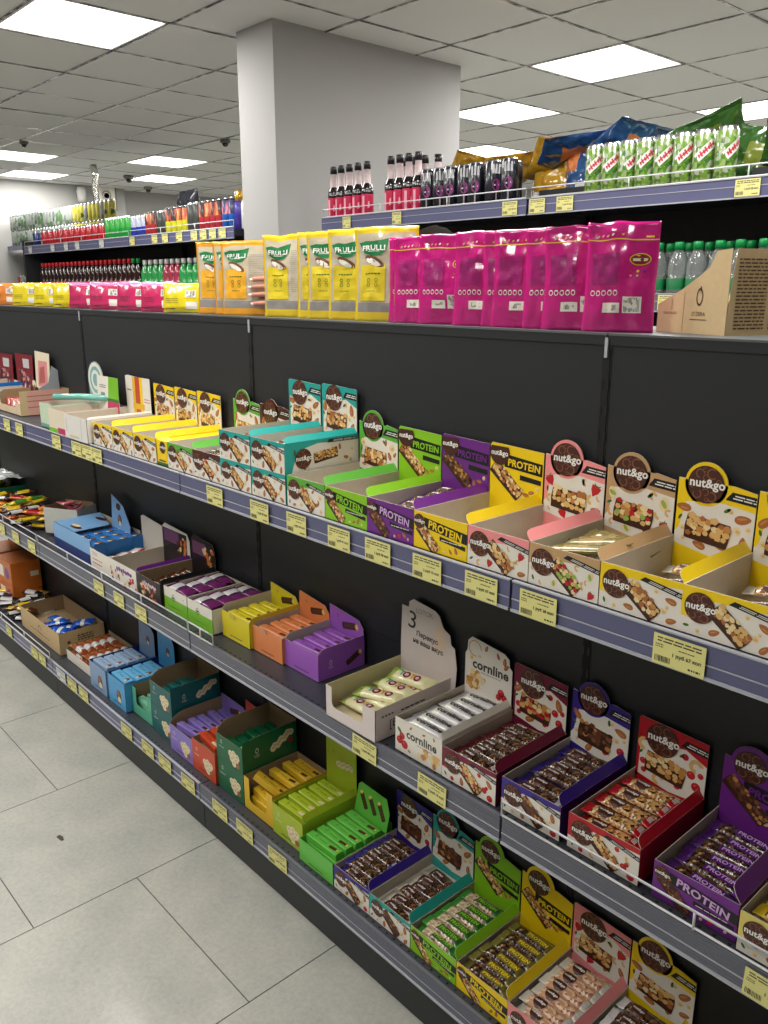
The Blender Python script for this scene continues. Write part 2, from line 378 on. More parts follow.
bays = [(-2,'leftmost'),(-1,'second from left'),(0,'third from left'),(1,'rightmost')]
desc = {-2:'dark grey shelving bay farthest left, holding the packet heaps', -1:'dark grey shelving bay holding white cartons and three yellow boxes on its upper shelf',
        0:'dark grey shelving bay under the tall yellow and cream pouches', 1:'dark grey shelving bay nearest the camera, under the kraft carton'}
for k, nm in bays:
    x0 = k*W; t = thing('shelving_unit', desc[k], 'shelving', (x0, 0, 0), 0, None)
    p = MB(); p.box(.011,0,.02,W-.011,.02,HT-.004,gond)
    for zz in (.02+.385*i for i in range(1,4)): p.box(.011,-.0005,zz,W-.011,.001,zz+.001,gond_dk)
    p.build('back_panel', t)
    tp = MB(); tp.box(.002,-.003,HT-.022,W-.002,0,HT-.004,gond); tp.box(.002,-.004,HT-.004,W-.002,DT,HT,M('top_board',(92,96,98),rough=.4))
    tp.build('top_board', t)
    rp = MB(); rp.box(.011,DT-.02,.02,W-.011,DT,HT-.004,gond); rp.build('rear_panel', t)
    u = MB(); u.box(-.011,-.001,0,.011,DT-.001,HT-.006,gond_dk if False else gond)
    u.box(-.008,-.0025,.02,.008,-.001,HT-.03,gond_dk); u.box(-.0032,-.006,HT-.045,.0032,-.0025,HT-.008,raill)
    for i in range(30):
        z = .05+i*.05; u.box(-.009,-.0032,z,-.004,-.0024,z+.018,black); u.box(.004,-.0032,z,.009,-.0024,z+.018,black)
    u.build('upright', t)
    s1 = shelf_part(t, Z1, 1.1185, 0, False, rail); s2 = shelf_part(t, Z2, .6276, 0, True, rail2); s3 = shelf_part(t, Z3, .113, 0, k==0 or k==1, rail if k < 0 else rail2)
    if k == -2: guard(s2, .02, W-.01); guard(s3, .02, W-.01, n=4)
    if k == -1: guard(s2, .005, W-.004)
    if k == 0: guard(s2, .002, .14, n=2)
    if k == 1: guard(s2, .004, W-.01)
    kp = MB(); kp.box(.002,LY+.011,0.004,W-.002,LY+.016,.113,gond); kp.build('kick_plate', t)
    for z in (Z1, Z2):
        b = MB(); b.slab([(0,-.045),(.22,-.012),(.22,-.003),(0,-.003)], (.014,-.0,z), (0,-1,0), (0,0,1), .003, gond); b.build('bracket', t)

# ---------------- price tags ----------------
def tag_art(w, h, price, seed):
    a = Art(w, h); rr = random.Random(seed)
    a.lines(w*.08,h*.74,w*.94,h*.94,2,ink,t=h*.042,rr=rr); a.lines(w*.5,h*.6,w*.8,h*.66,1,ink,t=h*.03,rr=rr); a.lines(w*.05,h*.55,w*.2,h*.7,2,ink,t=h*.03,rr=rr)
    a.text(price, w*.66, h*.42, w*.54, ink, 1, maxh=h*.17); a.barcode(w*.05,h*.1,w*.36,h*.3,ink,12,rr); a.lines(w*.7,h*.08,w*.93,h*.16,1,ink,t=h*.06,rr=rr)
    return a
prices = ['1 руб 47 коп','1 руб 28 коп','1 руб 67 коп','1 руб 41 коп','1 руб 98 коп','2 руб 15 коп']
def price_tag(x, w, z, h, label, k, m=None, lift=0, tilt=0):
    b = MB(); m = m or tagm
    b.slab([(0,0),(w,0),(w,h),(0,h)], (-w/2,-.0005,0), (1,0,0), (0,0,1), .0005, m)
    b.art(tag_art(w,h,prices[k % 6],k), (-w/2,-.0005,0), (1,0,0), (0,0,1))
    tag(b.build('price_tag', None, (x, LY-.0046-lift, z), (0,tilt,0)), label, 'price tag')

# ---------------- printed artwork ----------------
def rot2(x, y, a): return x*math.cos(a)-y*math.sin(a), x*math.sin(a)+y*math.cos(a)
def disc_logo(a, cx, cy, r, sub=False, txt='nut&go', bg=None):
    L = a.L; a.ell(cx, cy, r, r, bg or brown, n=28, noclip=True)
    for k, (dx, dy, q) in enumerate(((-.35,.55,.26),(.3,.6,.3),(0,.35,.2),(-.45,-.55,.26),(.35,-.6,.28),(0,-.4,.2),(.68,.2,.16),(-.7,-.15,.14),(-.1,.78,.12),(.1,-.78,.12))):
        a.ring(cx+dx*r, cy+dy*r, q*r, q*r*.26, swirl, k*.9, k*.9+4.6, 10, dl=1)
    a.text(txt, cx+r*.08, cy, r*1.95, txtw, 1, maxh=r*.62, dl=2)
def nut(a, cx, cy, s, kind, rr, dl=0):
    if kind == 'almond':
        t = rr.uniform(0, 3.1); pts = []
        for i in range(14):
            q = i/14*2*math.pi; x = math.cos(q)*s*(1); y = math.sin(q)*s*.52*(1-.25*math.cos(q)); pts.append((cx+rot2(x,y,t)[0], cy+rot2(x,y,t)[1]))
        a.poly(pts, almond, dl); a.ell(cx+rot2(-.1*s,.12*s,t)[0], cy+rot2(-.1*s,.12*s,t)[1], s*.6, s*.14, tan, t, 8, dl+1)
    elif kind == 'cashew': a.ring(cx, cy, s, s*.55, nutc, rr.uniform(0,3), rr.uniform(3.3,3.8)+1.2, 8, dl)
    elif kind == 'berry':
        a.ell(cx, cy, s*.8, s*.8, redc, n=12, dl=dl); a.ell(cx-.2*s, cy+.25*s, s*.25, s*.16, P('print_red_light',(226,90,90)), .5, 6, dl+1)
    elif kind == 'straw':
        t = rr.uniform(-.6, .6); pts = [rot2(x*s, y*s, t) for x, y in ((-.75,.5),(0,.7),(.75,.5),(.6,-.2),(0,-1),(-.6,-.2))]
        a.poly([(cx+x, cy+y) for x, y in pts], redc, dl); a.poly([(cx+rot2(x*s,y*s,t)[0], cy+rot2(x*s,y*s,t)[1]) for x, y in ((-.6,.9),(0,.55),(.6,.95),(.3,.5),(-.3,.5))], leaf, dl+1)
    elif kind == 'leaf':
        a.ell(cx, cy, s, s*.45, leaf, rr.uniform(0,3), 10, dl)
    elif kind == 'pist':
        a.ell(cx, cy, s*.9, s*.6, nutw, rr.uniform(0,3), 10, dl); a.ell(cx, cy, s*.6, s*.3, P('print_pistachio_nut',(150,180,80)), rr.uniform(0,3), 8, dl+1)
    else: a.ell(cx, cy, s*.7, s*.62, nutw, rr.uniform(0,3), 9, dl); a.ell(cx+.1*s, cy-.1*s, s*.35, s*.3, nutc, 0, 7, dl+1)
def bar_art(a, cx, cy, L, Wd, rot, rr, tone='nut', dl=0):
    def q(x, y): p = rot2(x, y, rot); return (cx+p[0], cy+p[1])
    base = chocd
    pts = [(-L/2,-Wd/2),( L/2,-Wd/2),(L/2+Wd*.06,Wd*.1),(L/2,Wd/2),(-L/2,Wd/2),(-L/2-Wd*.05,0)]
    a.poly([q(x, y-Wd*.1) for x, y in pts], base, dl)
    cols = {'nut':(tan,nutc,nutw,almond,nutc),'dark':(chocd,P('print_cocoa',(104,62,40)),tan,P('print_cocoa',(104,62,40)),swirl),'red':(tan,nutc,redc,nutw,nutc),'pist':(tan,nutc,P('print_pistachio_nut',(150,180,80)),nutw,redc)}[tone]
    nx = max(5, int(L/Wd*4.2)); cnt = 0
    for i in range(nx):
        for j in range(4):
            x = -L/2+L*(i+.5)/nx+rr.uniform(-.2,.2)*L/nx; cnt += 1; y = -Wd*.36+Wd*.76*(j+.5)/4+rr.uniform(-.1,.1)*Wd
            s = L/nx*rr.uniform(.48,.8); n = rr.choice((5,6,7)); t0 = rr.uniform(0,6)
            pp = [(x+s*rr.uniform(.75,1.1)*math.cos(t0+k/n*6.283), y+s*.85*rr.uniform(.75,1.1)*math.sin(t0+k/n*6.283)) for k in range(n)]
            a.poly([q(*p) for p in pp], rr.choice(cols), dl+1+cnt*.05)
def black_stripe(a, pts, dl=0, lc=txtw):
    a.poly(pts, black, dl)
    (x0,y0),(x1,y1) = pts[0], pts[1]; (x3,y3) = pts[-1]
    for k in (.3,.6):
        bx, by = x0+(x3-x0)*k, y0+(y3-y0)*k; ex, ey = x1+(x3-x0)*k, y1+(y3-y0)*k
        for s0, s1 in ((.18,.5),(.54,.8),(.84,.95)):
            hh = (y3-y0)*.14
            a.poly([(bx+(ex-bx)*s0,by+(ey-by)*s0),(bx+(ex-bx)*s1,by+(ey-by)*s1),(bx+(ex-bx)*s1,by+(ey-by)*s1+hh),(bx+(ex-bx)*s0,by+(ey-by)*s0+hh)], lc, dl+1)
def nut_front(w, h, col, seed, nuts=('almond','hazel','almond'), tone='nut', wedge=True, hi=None):
    a = Art(w, h); rr = random.Random(seed)
    a.rect(0,0,w,h,white)
    a.layer(2)
    if wedge: a.poly([(0,h*.36),(w*.10,h*.34),(w*.36,h*.80),(w,h*.86),(w,h),(0,h)], col)
    else: a.poly([(0,h*.5),(w*.3,h*.72),(w,h*.80),(w,h),(0,h)], col)
    a.layer(3)
    for fx, fy, s, k in ((.38,.17,.12,0),(.88,.55,.13,0),(.80,.30,.11,1),(.90,.13,.12,2),(.20,.11,.08,1),(.70,.68,.08,1),(.62,.10,.10,2),(.07,.40,.07,1),(.84,.40,.07,1)):
        nut(a, fx*w, fy*h, s*w*.42+s*h*.22, nuts[k], rr)
    nut(a, .07*w, .17*h, .035*w, 'leaf', rr)
    a.layer(5); black_stripe(a, [(w*.50,h*.83),(w,h*.66),(w,h*.78),(w*.56,h*.92)] if not hi else [(w*.55,h*.86),(w,h*.74),(w,h*.84),(w*.6,h*.95)])
    a.layer(7); bar_art(a, w*.55, h*.43, w*.44, h*.40, -.66, rr, tone)
    a.layer(10); disc_logo(a, w*.205, h*.60, h*.32)
    return a
def prot_front(w, h, col, seed, tone='nut', dark=black, tc=None, berries=False):
    a = Art(w, h); rr = random.Random(seed)
    a.rect(0,0,w,h,col); a.layer(2)
    for fx, fy, s in ((.80,.20,.10),(.70,.14,.08),(.92,.34,.06),(.60,.10,.06),(.88,.12,.06)): nut(a, fx*w, fy*h, s*w*.5, 'berry' if berries and fx in (.70,.92) else ('almond' if s > .07 else 'hazel'), rr)
    a.layer(4); a.poly([(w*.20,h*.60),(w,h*.44),(w,h*.72),(w*.20,h*.88)], dark)
    a.poly([(w*.50,h*.36),(w*.97,h*.27),(w*.97,h*.38),(w*.50,h*.48)], black, 1)
    a.lines(w*.53,h*.36,w*.9,h*.42,1,txtw,t=h*.02,rr=rr,dl=2)
    a.layer(6); bar_art(a, w*.28, h*.36, w*.46, h*.34, -.72, rr, tone)
    a.layer(9); a.text('PROTEIN', w*.60, h*.655, w*.62, tc or col, 1, rot=-.135, maxh=h*.22)
    a.layer(11); disc_logo(a, w*.11, h*.74, h*.20)
    return a
def header_poly(w, h, arch, ax=.36, ar=.28, slope=.012):
    """silhouette of the upright display card; arch = height of the round crest above the shoulder"""
    if not arch: return [(0,0),(w,0),(w,h-slope*.5),(w*.5,h-slope*.2),(.004,h),(0,h-.004)]
    r = w*ar; cx = w*ax; cy = h+arch-r; pts = [(0,0),(w,0),(w,h-slope),(w*.72,h-slope*.4)]
    for i in range(17):
        a = -.35+(math.pi+.7)*i/16
        x, y = cx+r*math.cos(a), cy+r*math.sin(a)
        if y > h-.012: pts.append((x, y))
    pts.append((0, h-.004)); return pts
def nut_header(w, h, col, seed, arch, nuts=('almond','hazel','almond'), tone='nut', full=False):
    a = Art(w, h+.05); rr = random.Random(seed); a.h = h
    a.L = 1; r = w*.28; cx = w*.36; cy = (h+arch-r) if arch else h-r*.86
    a.poly([(0,0),(w,0),(w,h-.013),(0,h-.005)], white if not full else col)
    a.layer(2)
    if arch:
        a.ell(cx, cy, r*.985, r*.985, col, n=28, noclip=True)
        a.poly([(0,h*.45),(w*.05,h*.5),(w*.12,h*.76),(w*.6,h*.80),(w,h*.76),(w,h-.013),(w*.7,h-.006),(0,h-.006)], col)
    else:
        a.poly([(0,h*.80),(w*.1,h*.74),(w*.7,h*.82),(w,h*.72),(w,h-.009),(0,h-.002)], col)
        a.poly([(0,h*.3),(w*.035,h*.3),(w*.05,h*.8),(0,h*.8)], col)
    a.poly([(0,0),(w,0),(w,h*.30),(w*.5,h*.27),(0,h*.34)], col)
    a.layer(4)
    for fx, fy, s, k in ((.10,.70,.13,0),(.86,.68,.14,0),(.80,.57,.10,1),(.88,.46,.11,2),(.10,.50,.08,1),(.70,.74,.08,1),(.34,.36,.12,0),(.93,.60,.07,1),(.62,.38,.08,2),(.12,.40,.07,1)):
        nut(a, fx*w, fy*h, s*w*.75, nuts[k], rr)
    nut(a, .66*w, .74*h, .05*w, 'leaf', rr); nut(a, .06*w, .6*h, .04*w, 'leaf', rr)
    a.layer(6); yk = h*.84
    black_stripe(a, [(w*.62,yk),(w,yk-.004),(w,yk+.012),(w*.70,yk+.015)])
    a.layer(8); bar_art(a, w*.43, h*.53, w*.56, h*.235, -.10, rr, tone)
    a.layer(12); disc_logo(a, cx, cy, r*.84)
    return a
def prot_header(w, h, col, seed, arch=0, tone='nut', dark=black):
    a = Art(w, h+.05); rr = random.Random(seed); a.h = h
    a.poly([(0,0),(w,0),(w,h-.013),(0,h-.005)], col); a.layer(2)
    r = w*.28; cx = w*.30 if not arch else w*.34; cy = h+arch-r if arch else h-.012; r = r if not arch else r*.92
    if arch: a.ell(cx, cy, r*.98, r*.98, col, n=28, noclip=True)
    for fx, fy, s in ((.80,.50,.07),(.70,.46,.08),(.90,.55,.06),(.60,.42,.06)): nut(a, fx*w, fy*h, s*w*.8, 'almond' if s > .06 else 'hazel', rr)
    a.layer(4); q = .10*h if arch else 0; a.poly([(w*.28,h*.74-q),(w*.985,h*.70-q),(w*.985,h*.84-q),(w*.28,h*.89-q)], dark); a.poly([(w*.58,h*.62-q),(w*.97,h*.60-q),(w*.97,h*.655-q),(w*.58,h*.68-q)], black)
    a.layer(6); bar_art(a, w*.34, h*.60, w*.66, h*.17, -.66, rr, tone)
    a.layer(10); ty = h*.79-(.10*h if arch else 0); a.text('PROTEIN', w*.65, ty, w*.60, col, 1, rot=-.055, maxh=h*.09)
    a.layer(12)
    if arch: disc_logo(a, cx, cy, r*.82)
    else:
        a.h = h-.006; rr2 = w*.19
        a.ell(cx*.62, h-.020, rr2, rr2, brown, n=24); a.text('nut&go', cx*.62, h-.022, rr2*1.7, txtw, 1, dl=1)
    return a
def oz_logo(a, cx, cy, s, m, word=True):
    a.ring(cx, cy+s*.5, s*.42, s*.12, m, 0, 6.2832, 18, ry=1.45); a.poly([(cx-.02*s,cy+1.2*s),(cx+.12*s,cy+1.2*s),(cx+.05*s,cy+.7*s)], m)
    if word: a.text("O'ZERA", cx, cy-s*.55, s*1.5, m, 0); a.rect(cx-s*.6,cy-s*.98,cx+s*.6,cy-s*.9,m)
def choc_pic(a, cx, cy, s, kind='dark', rot=.5, dl=0):
    rr = random.Random(int(cx*1e4)+3)
    if kind == 'dark':
        def q(x,y): p = rot2(x*s,y*s,rot); return (cx+p[0],cy+p[1])
        a.poly([q(-1.1,-.34),(q(.9,-.34)),(q(1.08,0)),(q(.9,.36)),(q(-1.1,.36)),(q(-1.2,0))], chocd, dl)
        for i in range(5): a.poly([q(-.9+i*.36,-.1),q(-.72+i*.36,-.22),q(-.62+i*.36,.2),q(-.8+i*.36,.26)], P('print_cocoa',(104,62,40)), dl+1)
        a.ell(*q(1.02,-.02), s*.26, s*.34, ogold, rot, 12, dl+1); a.ell(*q(1.02,-.02), s*.16, s*.22, nutw, rot, 10, dl+2)
    elif kind == 'white':
        for i in range(9):
            x = -1.1+i*.27; p = rot2(x*s, (.12*math.sin(i*2.1))*s, rot)
            a.ell(cx+p[0], cy+p[1], s*.33, s*.36, P('print_whitechoc',(232,218,180)), rr.uniform(0,1), 9, dl+i*.15); a.ell(cx+p[0], cy+p[1]+.06*s, s*.16, s*.12, P('print_whitechoc_shade',(206,182,136)), .4, 7, dl+2)
    elif kind == 'cup':
        for i, (x, y) in enumerate(((-.5,.2),(0,.35),(.5,.2),(-.3,-.2),(.3,-.2),(0,-.5),(0,0))):
            a.ell(cx+x*s, cy+y*s, s*.36, s*.34, P('print_whitechoc',(232,218,180)), 0, 9, dl+i*.15); 
            a.ell(cx+x*s, cy+(y+.08)*s, s*.15, s*.1, P('print_whitechoc_shade',(206,182,136)), 0, 7, dl+2)
        a.ell(cx+.55*s, cy-.5*s, s*.3, s*.26, P('print_hazel',(160,96,60)), 0, 9, dl+2.6)
    elif kind == 'cone':
        a.ell(cx, cy, s*.5, s*.62, chocd, 0, 12, dl); a.ell(cx+.05*s, cy-.35*s, s*.34, s*.3, P('print_whitechoc',(232,218,180)), 0, 10, dl+1); a.ell(cx-.1*s,cy+.2*s,s*.3,s*.3,P('print_hazel',(160,96,60)),0,9,dl+1)

# ---------------- cartons ----------------
T = .0012
def side_poly(d, hf, hs, run=.05, start=.0):
    """side wall outline in (depth, height): front height hf rising in an S to hs"""
    pts = [(0,0),(d,0),(d,hs)]
    if abs(hs-hf) < .001: pts.append((0,hf)); return pts
    n = 8
    for i in range(n+1):
        t = 1-i/n; y = start+run*t; z = hf+(hs-hf)*(1-(1-t)**2.2); pts.append((y,z))
    if start > 0: pts.append((0,hf))
    return pts
def carton(name, label, x, y, z, w, d, hf, hl, hr, hb, mo, mi=None, front=None, right=None, header=None, hpoly=None, hback=None, flap=None, run=.05,
           notch=None, rotz=0, category='carton', lid=None, hname='header_card', htilt=0, group=None, front_col=None, floor=0):
    """open carton. x = left edge, y = front, z = what it stands on"""
    mi = mi or inner; t = thing(name, label, category, (x+w/2, y, z), rotz, group); b = MB(); X0, X1 = -w/2, w/2
    b.box(X0,0,0,X1,d,T,mi)
    if floor: b.box(X0+T,T,T,X1-T,d-T-.004,floor,mi)
    if notch:   # U-shaped cut in the front wall: (x0, x1, height)
        nx0, nx1, nh = notch; r = .012
        b.slab([(0,0),(w,0),(w,hf),(nx1,hf),(nx1,nh+r),(nx1-r*.3,nh+r*.3),(nx1-r,nh),(nx0+r,nh),(nx0+r*.3,nh+r*.3),(nx0,nh+r),(nx0,hf),(0,hf)], (X0,0,0),(1,0,0),(0,0,1),T,front_col or mo,mi,mo)
    else: b.slab([(0,0),(w,0),(w,hf),(0,hf)], (X0,0,0),(1,0,0),(0,0,1),T,front_col or mo,mi,mi)
    if front: b.art(front,(X0,0,0),(1,0,0),(0,0,1))
    # left wall: outside normal -x
    pl = side_poly(d, hf, hl, run); b.slab([(d-u,v) for u, v in reversed(pl)], (X0,d,0),(0,-1,0),(0,0,1),T,mo,mi,mi)
    pr = side_poly(d, hf, hr, run); b.slab(pr, (X1,0,0),(0,1,0),(0,0,1),T,mo,mi,mi)
    if right: b.art(right,(X1,0,0),(0,1,0),(0,0,1))
    b.slab([(0,0),(w,0),(w,hb),(0,hb)], (X1,d,0),(-1,0,0),(0,0,1),T,mo,mi,mi)
    b.build('tray', t)
    if flap:
        fm, fh, fr = flap; f = MB()
        f.slab([(.003,0),(d-.003,0),(d-.003,fh),(.02,fh),(.009,fh*.86),(.004,fh*.5)], (X1-.0002,0,hr),(0,1,0),(-.62,0,.78),T,fm,mi,mi)
        f.build('side_flap', t)
    if header is not None or hpoly is not None:
        h = MB(); V = (0,math.sin(htilt),math.cos(htilt)); yb = d-T-.0016
        h.slab(hpoly,(X0+.0015,yb,.0),(1,0,0),V,T,mo,hback or mi,hback or mi)
        if header: h.art(header,(X0+.0015,yb,.0),(1,0,0),V)
        h.build(hname, t)
    return t
def nutbox(x, z, label, col, kind='nut', arch=0, w=.145, h=.076, d=.232, hh=.188, y=-.245, seed=1, nuts=('almond','hazel','almond'), tone='nut', flap=True,
           hdr=True, wedge=True, dark=black, berries=False, right=None, tc=None, fh=.022, floor=0):
    if kind == 'nut': fa = nut_front(w, h, col, seed, nuts, tone, wedge); ha = nut_header(w-.003, hh, col, seed+50, arch, nuts, tone)
    else: fa = prot_front(w, h, col, seed, tone, dark, tc, berries); ha = prot_header(w-.003, hh, col, seed+50, arch, tone, dark)
    return carton('snack_bar_carton', label, x, y, z, w, d, h, h, h, h, col, inner, front=fa, header=ha if hdr else None, hpoly=header_poly(w-.003, hh, arch) if hdr else None,
                  flap=(col, fh, 0) if flap else None, right=right, front_col=col, category='carton', floor=floor)

# ---------------- wrapped bars ----------------
def sup(v, e=2.4): return max(0, 1-abs(v)**e)**.5
def pillow(L, Wd, H, base, zones=None, art=None, fin=.012, nx=18, ny=10, fc=None, wr=.0006, seed=0):
    """flow-wrapped bar lying along x, resting on z=0; art is drawn on its top (origin at its left-front corner)"""
    b = MB(); rr = random.Random(seed); offs = seed*3.1
    def prof(u):
        e = L/2-abs(u)
        if e <= fin: return 0
        return min(1, ((e-fin)/(fin*1.1)))**.6
    def top(x, y):
        p = prof(x); q = max(-1, min(1, y/(Wd/2*(.94+.06*(p < .01)))))
        z = H/2+ .0004 + (H/2)*p*sup(q)
        return z+wr*noise.noise(Vector((x*90+offs, y*120, 0)))*(1 if p > 0 else .5)
    def bot(x, y):
        p = prof(x); q = max(-1, min(1, y/(Wd/2)))
        return max(0, H/2-.0004-(H/2)*p*sup(q, 4))
    xs = sorted(set([-L/2, -L/2+fin, L/2-fin, L/2]+[-L/2+fin+(L-2*fin)*i/nx for i in range(nx+1)])); ys = [-Wd/2+Wd*j/ny for j in range(ny+1)]
    vs = []; 
    for x in xs:
        for yy in ys: vs.append((x, yy, top(x, yy)))
    nt = len(vs)
    for x in xs:
        for yy in ys: vs.append((x, yy, bot(x, yy)))
    fs = []; ms = []; n = ny+1
    def zm(x):
        for u0, u1, m in (zones or []):
            if u0 <= (x+L/2)/L <= u1: return m
        return base
    for i in range(len(xs)-1):
        m = zm((xs[i]+xs[i+1])/2)
        for j in range(ny):
            a = i*n+j; fs.append((a, a+n, a+n+1, a+1)); ms.append(m); fs.append((nt+a+1, nt+a+n+1, nt+a+n, nt+a)); ms.append(base)
        a = i*n; fs.append((a, nt+a, nt+a+n, a+n)); ms.append(m); a = i*n+ny; fs.append((a+n, nt+a+n, nt+a, a)); ms.append(m)
    for a0 in (0, (len(xs)-1)*n):
        for j in range(ny):
            q = (a0+j, a0+j+1, nt+a0+j+1, nt+a0+j); fs.append(q if a0 == 0 else tuple(reversed(q))); ms.append(base)
    b.add(vs, fs, ms)
    if art: b.art(art, None, None, None, lift=.0009, step=.00012, cut=.005, fn=lambda x, y, l: Vector((x-L/2, y-Wd/2, top(x-L/2, y-Wd/2)+l)))
    return b.build('wrapped_bar', smooth=True, mesh_only=True)
def foil(name, c, **k): k.setdefault('rough', .22); k.setdefault('coat', .5); k.setdefault('bump', .35); k.setdefault('bs', 90); return M(name, c, var=.08, **k)
f_clear = foil('clear_foil', (206,198,184)); f_red = foil('red_foil', (176,22,34)); f_purple = foil('purple_foil', (84,34,116)); f_indigo = foil('indigo_foil', (54,40,128)); f_green = foil('green_foil', (64,140,50))
f_yel = foil('yellow_foil', (214,180,30)); f_pink = foil('pink_foil', (220,150,140)); f_burg = foil('burgundy_foil', (112,26,48)); f_gold = foil('gold_green_foil', (122,112,56)); f_silver = foil('silver_foil', (208,206,204))
f_teal = foil('teal_foil', (70,160,160)); f_brown = foil('brown_foil', (92,44,24)); f_black = foil('black_foil', (34,34,40)); f_white = foil('white_foil', (226,226,214)); f_blue = foil('blue_foil', (30,90,190)); f_orange = foil('orange_foil', (226,130,40))
def nutbar_mesh(endm, filling=None, L=.128, Wd=.034, H=.017, seed=0, word=None, wc=None, band=None):
    a = Art(L, Wd); filling = filling or nuttex
    a.layer(1)
    if band: a.grid(L*.36, Wd*.22, L*.86, Wd*.74, band, 10, 4)
    a.layer(2)
    if word: a.text(word, L*.60, Wd*.48, L*.42, wc or txtw, 1, maxh=Wd*.38)
    else:
        a.ell(L*.34, Wd*.5, L*.12, Wd*.46, brown, n=14); a.text('nut&go', L*.34, Wd*.5, L*.2, txtw, 1, dl=1)
    if not word: a.barcode(L*.84, Wd*.3, L*.90, Wd*.8, txtw, 5)
    return pillow(L, Wd, H, endm, [(.12,.80,filling)], a, seed=seed)
bars = {}
def BM(k, f):
    if k not in bars: bars[k] = f()
    return bars[k]
def lay(me, n, x, y0, dy, z, label, cat, group, name='snack_bar', zj=.003, aj=.06, xj=.004, skip=(), tilt=0, rx=0, flip=True, rr=None):
    rr = rr or R_
    for i in range(n):
        if i in skip: continue
        rot = (rx+rr.uniform(-.06,.06), tilt+rr.uniform(-.02,.02), rr.uniform(-aj, aj)+(math.pi if False else 0))
        stamp(name, me, label, cat, (x+rr.uniform(-xj,xj), y0+dy*i, z+rr.uniform(0,zj)), rot, group)

# ---------------- upper product shelf ----------------
X1S = [1.530,1.385,1.238,1.0915,.945,.7995,.654,.507,.354,.205,.062,-.085]
rr = random.Random(11); ZB = Z1
sideart = Art(.232,.076); sideart.rect(0,0,.232,.076,teal); sideart.layer(2); sideart.poly([(.02,0),(.232,0),(.232,.062),(.10,.066),(.06,.058),(.03,.03)], white)
sideart.layer(4); [nut(sideart, x, y, .008, k, rr) for x, y, k in ((.06,.012,'almond'),(.17,.05,'almond'),(.19,.02,'almond'),(.15,.045,'hazel'),(.21,.04,'hazel'),(.205,.012,'pist'),(.03,.05,'leaf'))]
sideart.layer(6); bar_art(sideart, .125, .036, .075, .026, .12, rr); sideart.layer(10); disc_logo(sideart, .055, .033, .025)
black_stripe(sideart, [(.13,.064),(.225,.062),(.225,.070),(.135,.072)])
nutbox(X1S[0], Z1, 'yellow almond bar box at the right photo edge on the upper shelf', yellow, arch=.03, seed=1)
nutbox(X1S[1], Z1, 'yellow almond bar box with round crest, left of the box at the photo edge', yellow, arch=.03, seed=2)
nutbox(X1S[2], Z1, 'tan pistachio and berry box holding loose gold packets, upper shelf', pistachio, arch=.026, seed=3, nuts=('pist','cashew','straw'), tone='pist', wedge=False)
nutbox(X1S[3], Z1, 'pink strawberry and cashew box with round crest on upper shelf', pink, arch=.03, seed=4, nuts=('straw','cashew','almond'), wedge=False)
nutbox(X1S[4], Z1, 'yellow PROTEIN box on the upper shelf, left of the pink box', yellow, 'prot', seed=5)
nutbox(X1S[5], Z1, 'purple PROTEIN box on the upper shelf with a few bars left', purple, 'prot', seed=6, tone='dark', berries=True, tc=P('print_pale_purple',(214,170,226)))
nutbox(X1S[6], Z1, 'lime green PROTEIN box on the upper shelf', lime, 'prot', seed=7)
nutbox(X1S[7], Z1, 'green edged hazelnut box between teal stack and lime box', green, arch=.027, seed=8, nuts=('hazel','almond','hazel'), wedge=False)
nutbox(X1S[8], Z1, 'teal nut bar box at bottom of the right teal stack', teal, seed=9, hdr=False, flap=False, h=.073)
nutbox(X1S[9], Z1, 'teal nut bar box at bottom of the left teal stack', teal, seed=10, hdr=False, flap=False, h=.073)
nutbox(X1S[8], Z1+.0735, 'teal nut bar box on top of the right teal stack, its long side showing', teal, seed=11, right=sideart, floor=.04, hh=.192, fh=.018)
nutbox(X1S[9], Z1+.0735, 'teal nut bar box on top of the left teal stack', teal, seed=12, floor=.04, hh=.192, fh=.018)
nutbox(X1S[10]-.002, Z1, 'dark brown edged chocolate nut box beside the teal stacks', brownbox, arch=.012, seed=13, tone='red', wedge=False, fh=.01, floor=.03)
nutbox(X1S[11]-.001, Z1, 'green edged nut box left of the dark brown box on upper shelf', green, arch=.027, seed=14, wedge=False)
for i, (x, lb) in enumerate(((-.303,'rightmost'),(-.452,'middle'),(-.601,'leftmost'))):
    nutbox(x, Z1, lb+' of the three yellow nut boxes on the upper shelf', yellow, seed=15+i)
a = Art(.062,.074); a.rect(0,0,.062,.074,yellow); a.layer(3); disc_logo(a,.034,.054,.018); a.rect(.0,.0,.062,.009,leaf); a.rect(.01,.012,.05,.016,ink)
t = thing('yellow_end_carton','narrow closed yellow carton wedged between yellow and green edged boxes','carton',(-.122,-.243,Z1))
b = MB(); b.box(-.031,0,0,.031,.228,.074,yellow); b.art(a,(-.031,0,0),(1,0,0),(0,0,1)); b.build('box_body', t); MB().slab([(0,0),(.058,0),(.058,.03),(0,.03)],(-.029,.002,.0745),(1,0,0),(0,.9,.15),.001,yellow).build('lid_flap', t)
